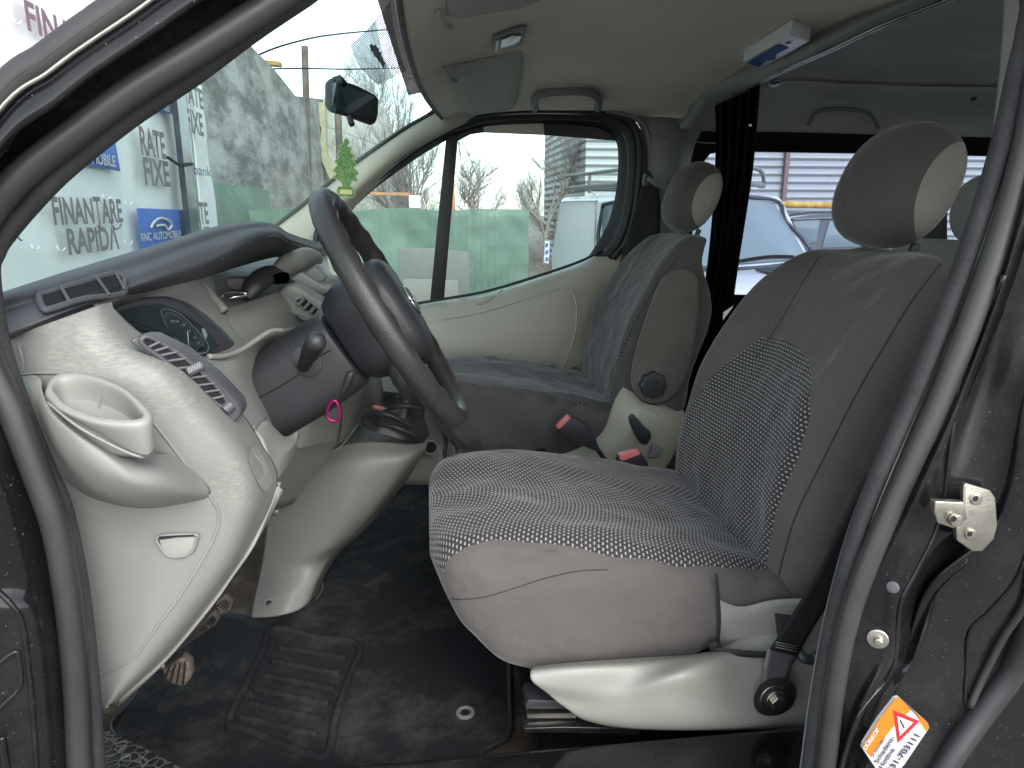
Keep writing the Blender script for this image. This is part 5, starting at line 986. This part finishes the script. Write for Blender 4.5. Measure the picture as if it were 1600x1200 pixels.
wi = tube('overhead_cable', PP([(400, 108, 19), (476, 107, 20), (560, 108, 24), (660, 105, 30)]), .02, m_void); tag(wi, 'thin level cable crossing the pole below its top', 'cable', 'cables')
bm2 = prism('yellow_beam', [P(*q, Y=19.5) for q in [(398, 92), (437, 96), (437, 102), (398, 99)]], Y3 * .3, m_yel1, None); tag(bm2, 'short yellow beam end sticking out on top of the concrete wall', 'beam')
# green mesh fence
mgn = bpy.data.materials.new('green shade netting'); mgn.use_nodes = True; ntn = mgn.node_tree; bn = ntn.nodes['Principled BSDF']
f3 = ramp(ntn, noi(ntn, 1.1, 5, .6), .3, .7); ntn.links.new(mix(ntn, f3, (.11, .19, .145), (.20, .30, .24)), bn.inputs['Base Color']); bn.inputs['Roughness'].default_value = .8; bn.inputs['Alpha'].default_value = .86; bn.inputs['Transmission Weight'].default_value = 0
gf = thing('mesh_fence', 'green shade netting on a wire fence across the back of the yard', 'fence', (-.5, 11, .1), 'green netting fences')
def wavy(a): return lambda v: Vector((0, a * noise.noise(v * .8) + a * .3 * noise.noise(v * 4), .04 * noise.noise(v * 1.5)))
grid('netting', [[Vector((x, 11, z)) for x in (-2.6, -1.5, -.5, .6, 1.55)] for z in (.12, .7, 1.2, 1.57)], mgn, gf, nu=70, nv=24, disp=wavy(.14))
for k in range(40): 
    x = -2.55 + k * .105; tube('wire', [Vector((x, 10.9, .1)), Vector((x, 10.9, 1.62))], .0018, m_greyd, gf, n=2, seg=4)
for k in range(5): tube('wire', [Vector((-2.6, 10.9, .5 + k * .27)), Vector((1.6, 10.9, .5 + k * .27))], .0018, m_arch, gf, n=2, seg=4)
gf2 = grid('mesh_fence', [[Vector((-2.9, y, z)) for y in (7.0, 9, 11, 14)] for z in (.12, 1.0, 1.60, 1.93)], mgn, None, nu=40, nv=16, disp=lambda v: Vector((.1 * noise.noise(v), 0, .05 * noise.noise(v * 2)))); tag(gf2, 'darker green netting run below the concrete wall, seen through the windscreen', 'fence', 'green netting fences')
m_yel0 = plain('faded orange paint', (.50, .25, .14), .7, .3, 5)
def board(q, Y, lb, mt): o = prism('board', [P(*a, Y=Y) for a in q], Y3 * .04, mt, None, bevel=.004); tag(o, lb, 'board', 'grey boards leaning on the green fence')
board([(622, 388), (690, 388), (690, 436), (690, 470), (622, 470)], 8.5, 'grey board left of the dark window post', m_greyd)
board([(692, 390), (732, 394), (734, 450), (734, 480), (690, 480)], 8.4, 'grey board just right of the dark window post', m_greyd)
board([(630, 436), (716, 438), (716, 480), (630, 480)], 8.0, 'low pale grey board in front of the other boards', m_grey)
op = box('marker_post', P(707, 300, Y=13), (.08, .08, .9), m_yel0); tag(op, 'orange post standing just behind the green fence', 'post')
ob = prism('orange_beam', [P(*q, Y=13.5) for q in [(572, 300), (642, 301), (642, 306), (572, 304)]], Y3 * .2, m_yel0, None); tag(ob, 'horizontal orange beam on machinery behind the green fence', 'beam')
mw = box('white_cabinet', P(648, 315, Y=13.2), (.20, .2, .22), m_white); tag(mw, 'small white cabinet beside the orange beam behind the fence', 'box')
# trees
m_bark = plain('bare bark', (.33, .30, .285), .95, .3, 4)  # pale grey puts distance haze into the bark colour
def tree(base, h, seed, lb, spread=1.0, r0=.09, depth=6):
    rnd = random.Random(seed); vs = []; fs = []; tv = []; tf = []
    def limb(p, d, L, r, lev):
        V_, F_ = (tv, tf) if lev <= 1 else (vs, fs); n = 4; sg = 5 if lev < 3 else 3; pts = [p]; dd = d.copy()
        for k in range(n):
            dd = (dd + Vector((rnd.uniform(-1, 1), rnd.uniform(-1, 1), rnd.uniform(-.4, .5))) * .22).normalized(); pts.append(pts[-1] + dd * (L / n))
        b0 = len(V_)
        for i, q in enumerate(pts):
            rr = r * (1 - .45 * i / n); u = dd.orthogonal().normalized(); v = dd.cross(u)
            for k in range(sg): an = 2 * math.pi * k / sg; V_.append(q + u * rr * math.cos(an) + v * rr * math.sin(an))
        for i in range(n):
            for k in range(sg): F_.append((b0 + i * sg + k, b0 + i * sg + (k + 1) % sg, b0 + (i + 1) * sg + (k + 1) % sg, b0 + (i + 1) * sg + k))
        if lev >= depth: return
        for c in range(rnd.choice((3, 4)) + (1 if lev in (2, 3) else 0)):
            i = rnd.choice((1, 2, 3, 4)); s = Vector((rnd.uniform(-1, 1), rnd.uniform(-1, 1), rnd.uniform(.0, .9))) * spread
            limb(pts[i], (dd + s * .9).normalized(), L * rnd.uniform(.55, .85), r * .52, lev + 1)
    limb(Vector(base), Z3.copy(), h * .27, r0 * .8, 0)
    t = thing('bare_tree', lb, 'tree', base, 'bare winter trees beyond the green fence')
    mesh('trunk', tv, tf, m_bark, t); mesh('crown', vs, fs, m_bark, t)
def gb(px, Y): p = P(px, 330, Y=Y); return (p.x, p.y, .1)
tree(gb(640, 20), 8.5, 11, 'large bare tree behind the mirror, its twigs filling the windscreen corner', r0=.15)
tree(gb(600, 26), 9.5, 12, 'thin bare tree showing just left of the window post', r0=.16)
tree(gb(667, 17), 5.0, 13, 'bare tree with pale trunk immediately left of the dark window post', r0=.10)
tree(gb(742, 19), 5.2, 14, 'low spreading bare tree just right of the dark window post', 1.4, .10)
tree(gb(846, 18), 5.8, 15, 'upright bare tree in the middle of the passenger window', .7, .09)
tree(gb(885, 20), 4.4, 16, 'small bare tree beside the white van', .8, .07)
# hedge of brambles as one mass
hv, hf = [], []; rnd = random.Random(3)
for k in range(5000):
    x = rnd.uniform(-5, 4.2); y = 16 + rnd.uniform(-1.2, 2); z = .1 + abs(rnd.gauss(0, .9)); z = min(z, 2.5 + .5 * noise.noise(Vector((x, 0, 0)))); d = Vector((rnd.uniform(-1, 1), rnd.uniform(-1, 1), rnd.uniform(-.2, 1))).normalized() * rnd.uniform(.2, .5); s = d.orthogonal().normalized() * .007
    p = Vector((x, y, z)); b = len(hv); hv += [p - s, p + s, p + d]; hf.append((b, b + 1, b + 2))
hd = mesh('bramble_thicket', hv, hf, plain('dry stems', (.24, .17, .13), 1, .3), smooth=False); tag(hd, 'dry brown thicket along the back of the green fence', 'thicket', kind='stuff')
# warehouse
mwh, ntw, bw = newmat('corrugated cladding'); tcw = N(ntw, 'TexCoord'); spw = N(ntw, 'SeparateXYZ'); ntw.links.new(tcw.outputs['Object'], spw.inputs[0]); sw_ = M(ntw, 'SINE', M(ntw, 'MULTIPLY', spw.outputs[2], 34)); ntw.links.new(mix(ntw, ramp(ntw, sw_, -1, 1), (.34, .36, .38), (.46, .47, .48)), bw.inputs['Base Color']); bw.inputs['Roughness'].default_value = .5; bump(ntw, sw_, .8, .04, bw)
wh = thing('warehouse', 'large pale grey warehouse with horizontal ribbed cladding behind the parked vehicles', 'warehouse', P(1200, 330, Y=17))
a = P(913, 330, Y=17); box('wall', (a.x + 12, 20, 5.1), (24, 6, 10), mwh, wh); b = P(1226, 300, Y=16.9); box('downpipe', (b.x, 16.93, 5), (.10, .10, 9.8), plain('brown pipe', (.20, .13, .13), .6), wh)
# yellow railing
ry = thing('yellow_railing', 'rusty yellow steel railing with wire mesh in front of the warehouse', 'railing', P(1280, 330, Y=12))
m_yel = plain('chipped yellow paint', (.60, .36, .08), .6, .4, 9)
a = P(1205, 319, Y=12); b = P(1420, 323, Y=12); tube('rail', [a, b], .055, m_yel, ry)
for px in (1223, 1420, 1330): q = P(px, 322, Y=12); tube('post', [q, Vector((q.x, q.y, .1))], .05, m_yel, ry)
for k in range(60): q = a.lerp(b, k / 59); tube('mesh_wire', [q, Vector((q.x, q.y, .9))], .005, m_arch, ry, n=2, seg=4)
for k in range(7): tube('mesh_wire', [a - Z3 * (.1 + k * .08), b - Z3 * (.1 + k * .08)], .004, m_arch, ry, n=2, seg=4)
# vehicles
m_wcar = plain('white car paint', (.74, .75, .77), .22, .02, coat=.5)
wv = thing('panel_van', 'white van with a dark roof rack parked beyond the passenger side, its windscreen partly hidden', 'van', P(1085, 330, Y=5.6))
ZR = 1.70
def gp(px, Y, z): q = P(px, 330, Y=Y); return Vector((q.x, q.y, z))
Rl, Fl, Fr = gp(860, 8.0, 0), gp(1075, 5.2, 0), gp(1280, 6.1, 0); Rr = Rl + Fr - Fl; fd = (Fl - Rl).normalized(); wd_ = (Fr - Fl).normalized()
lo = [Rl, Fl, Fr, Rr]; cen = (Rl + Fr) * .5
def ring4(z, ins, back): return [p + (cen - p).normalized() * ins - (fd * back if i in (1, 2) else Vector()) + Z3 * z for i, p in enumerate(lo)]
q0, q1, q2 = ring4(.40, .02, 0), ring4(1.10, 0, 0), ring4(ZR, .12, .34)
mesh('body', q0 + q1 + q2, [(0, 1, 2, 3), (11, 10, 9, 8)] + [(b + i, b + (i + 1) % 4, b + 4 + (i + 1) % 4, b + 4 + i) for b in (0, 4) for i in range(4)], m_wcar, wv, bevel=.07)
def quadp(a, b, c, d, u, v, n, off=.012): p = a.lerp(b, u).lerp(d.lerp(c, u), v); return p + n * off
fn = ((q1[2] - q1[1]).cross(q2[1] - q1[1])).normalized(); fn = fn if fn.dot(EYE - q1[1]) > 0 else -fn
def wf(u, v, o=.02): return quadp(q1[1], q1[2], q2[2], q2[1], u, v, fn, o)
wsq = [(.06, .04), (.94, .04), (.90, .6), (.86, .90), (.14, .90), (.10, .6)]
prism('windscreen', [wf(*q) for q in wsq], fn * -.02, m_carglass, wv, bevel=.006); tube('windscreen_rubber', [wf(*q) for q in wsq], .018, m_dkcar, wv, closed=True, n=60)
tube('wiper', [wf(.3, .05, .04), wf(.6, .09, .04), wf(.8, .07, .04)], .012, m_void, wv)
sn_ = ((q1[1] - q1[0]).cross(q2[0] - q1[0])).normalized(); sn_ = sn_ if sn_.dot(EYE - q1[1]) > 0 else -sn_
def sf(u, v, o=.02): return quadp(q1[0], q1[1], q2[1], q2[0], u, v, sn_, o)
sq = [(.50, .12), (.50, .75), (.55, .86), (.78, .86), (.84, .6), (.90, .12)]
prism('side_window', [sf(*q) for q in sq], sn_ * -.02, m_carglass, wv, bevel=.004); tube('window_rubber', [sf(*q) for q in sq], .018, m_blackpl, wv, closed=True, n=60)
tube('side_seam', [sf(.04, .1), sf(.04, .84), sf(.06, .90), sf(.42, .90), sf(.44, .84), sf(.44, .1)], .006, m_grey, wv, n=60)
bn0 = [q1[1], q1[2], q1[2] + fd * .55 + (q1[1] - q1[2]) * .06, q1[1] + fd * .55 - (q1[1] - q1[2]) * .06]
prism('bonnet', [p + Z3 * (-.0 if i < 2 else -.10) for i, p in enumerate(bn0)], Z3 * -.75, m_wcar, wv, bevel=.07)
def bf(u, v, z=.012): return bn0[0].lerp(bn0[1], u).lerp(bn0[3].lerp(bn0[2], u), v) + Z3 * (z - .10 * v)
prism('bonnet_intake', [bf(.42, .25), bf(.68, .25), bf(.64, .45), bf(.46, .45)], Z3 * .01, m_blackpl, wv)
def rf(u, w_, z): return q2[0].lerp(q2[1], u).lerp(q2[3].lerp(q2[2], u), w_) + Z3 * z
for z, r_ in ((.09, .024), (.22, .018)): tube('roof_rack', [rf(.02, .04, z), rf(.5, .04, z), rf(.90, .04, z), rf(.97, .12, z), rf(.99, .5, z), rf(.97, .80, z), rf(.93, .92, z * (.5 if z > .1 else .9)), rf(.88, .95, .09)], r_, m_greyd, wv, n=70)
for u in (.02, .3, .6, .9): tube('rack_upright', [rf(u, .04, .03), rf(u, .04, .22)], .016, m_greyd, wv); tube('rack_bar', [rf(u, .04, .09), rf(u, .95, .09)], .018, m_blackpl, wv)
for w_ in (.35, .7): tube('rack_upright', [rf(.99, w_, .03), rf(.99, w_, .22)], .014, m_greyd, wv)
pt = prism('price_sign', [P(*q, Y=6.6) for q in [(852, 376), (859, 377), (857, 412), (850, 410)]], Y3 * .02, m_white, None); tag(pt, 'narrow white strip with blue marks at the rear edge of the white van', 'sign')
for k in range(3): prism('blue_mark', [P(*q, Y=6.59) for q in [(853, 380 + k * 11), (857, 380 + k * 11), (856, 386 + k * 11), (852, 386 + k * 11)]], Y3 * .005, m_bblue, pt)
# dark car
dc = thing('dark_car', 'dark blue car parked in front of the yellow railing, its side windows reflecting', 'car', P(1290, 450, Y=8))
prism('body', [P(*q, Y=8.0) for q in [(1215, 345), (1235, 335), (1270, 330), (1330, 329), (1420, 332), (1440, 350), (1450, 420), (1450, 520), (1200, 520), (1205, 380)]], Y3 * 1.7, m_dkcar, dc, bevel=.05)
for q in ([(1238, 345), (1282, 342), (1276, 378), (1262, 382), (1250, 376)], [(1296, 346), (1305, 343), (1380, 344), (1390, 384), (1284, 388)]): prism('side_window', PP(q, 7.985), Y3 * .03, m_carglass, dc, bevel=.01)
tube('window_trim', PP([(1238, 343), (1300, 341), (1390, 341)], 7.98), .012, m_silverp, dc)
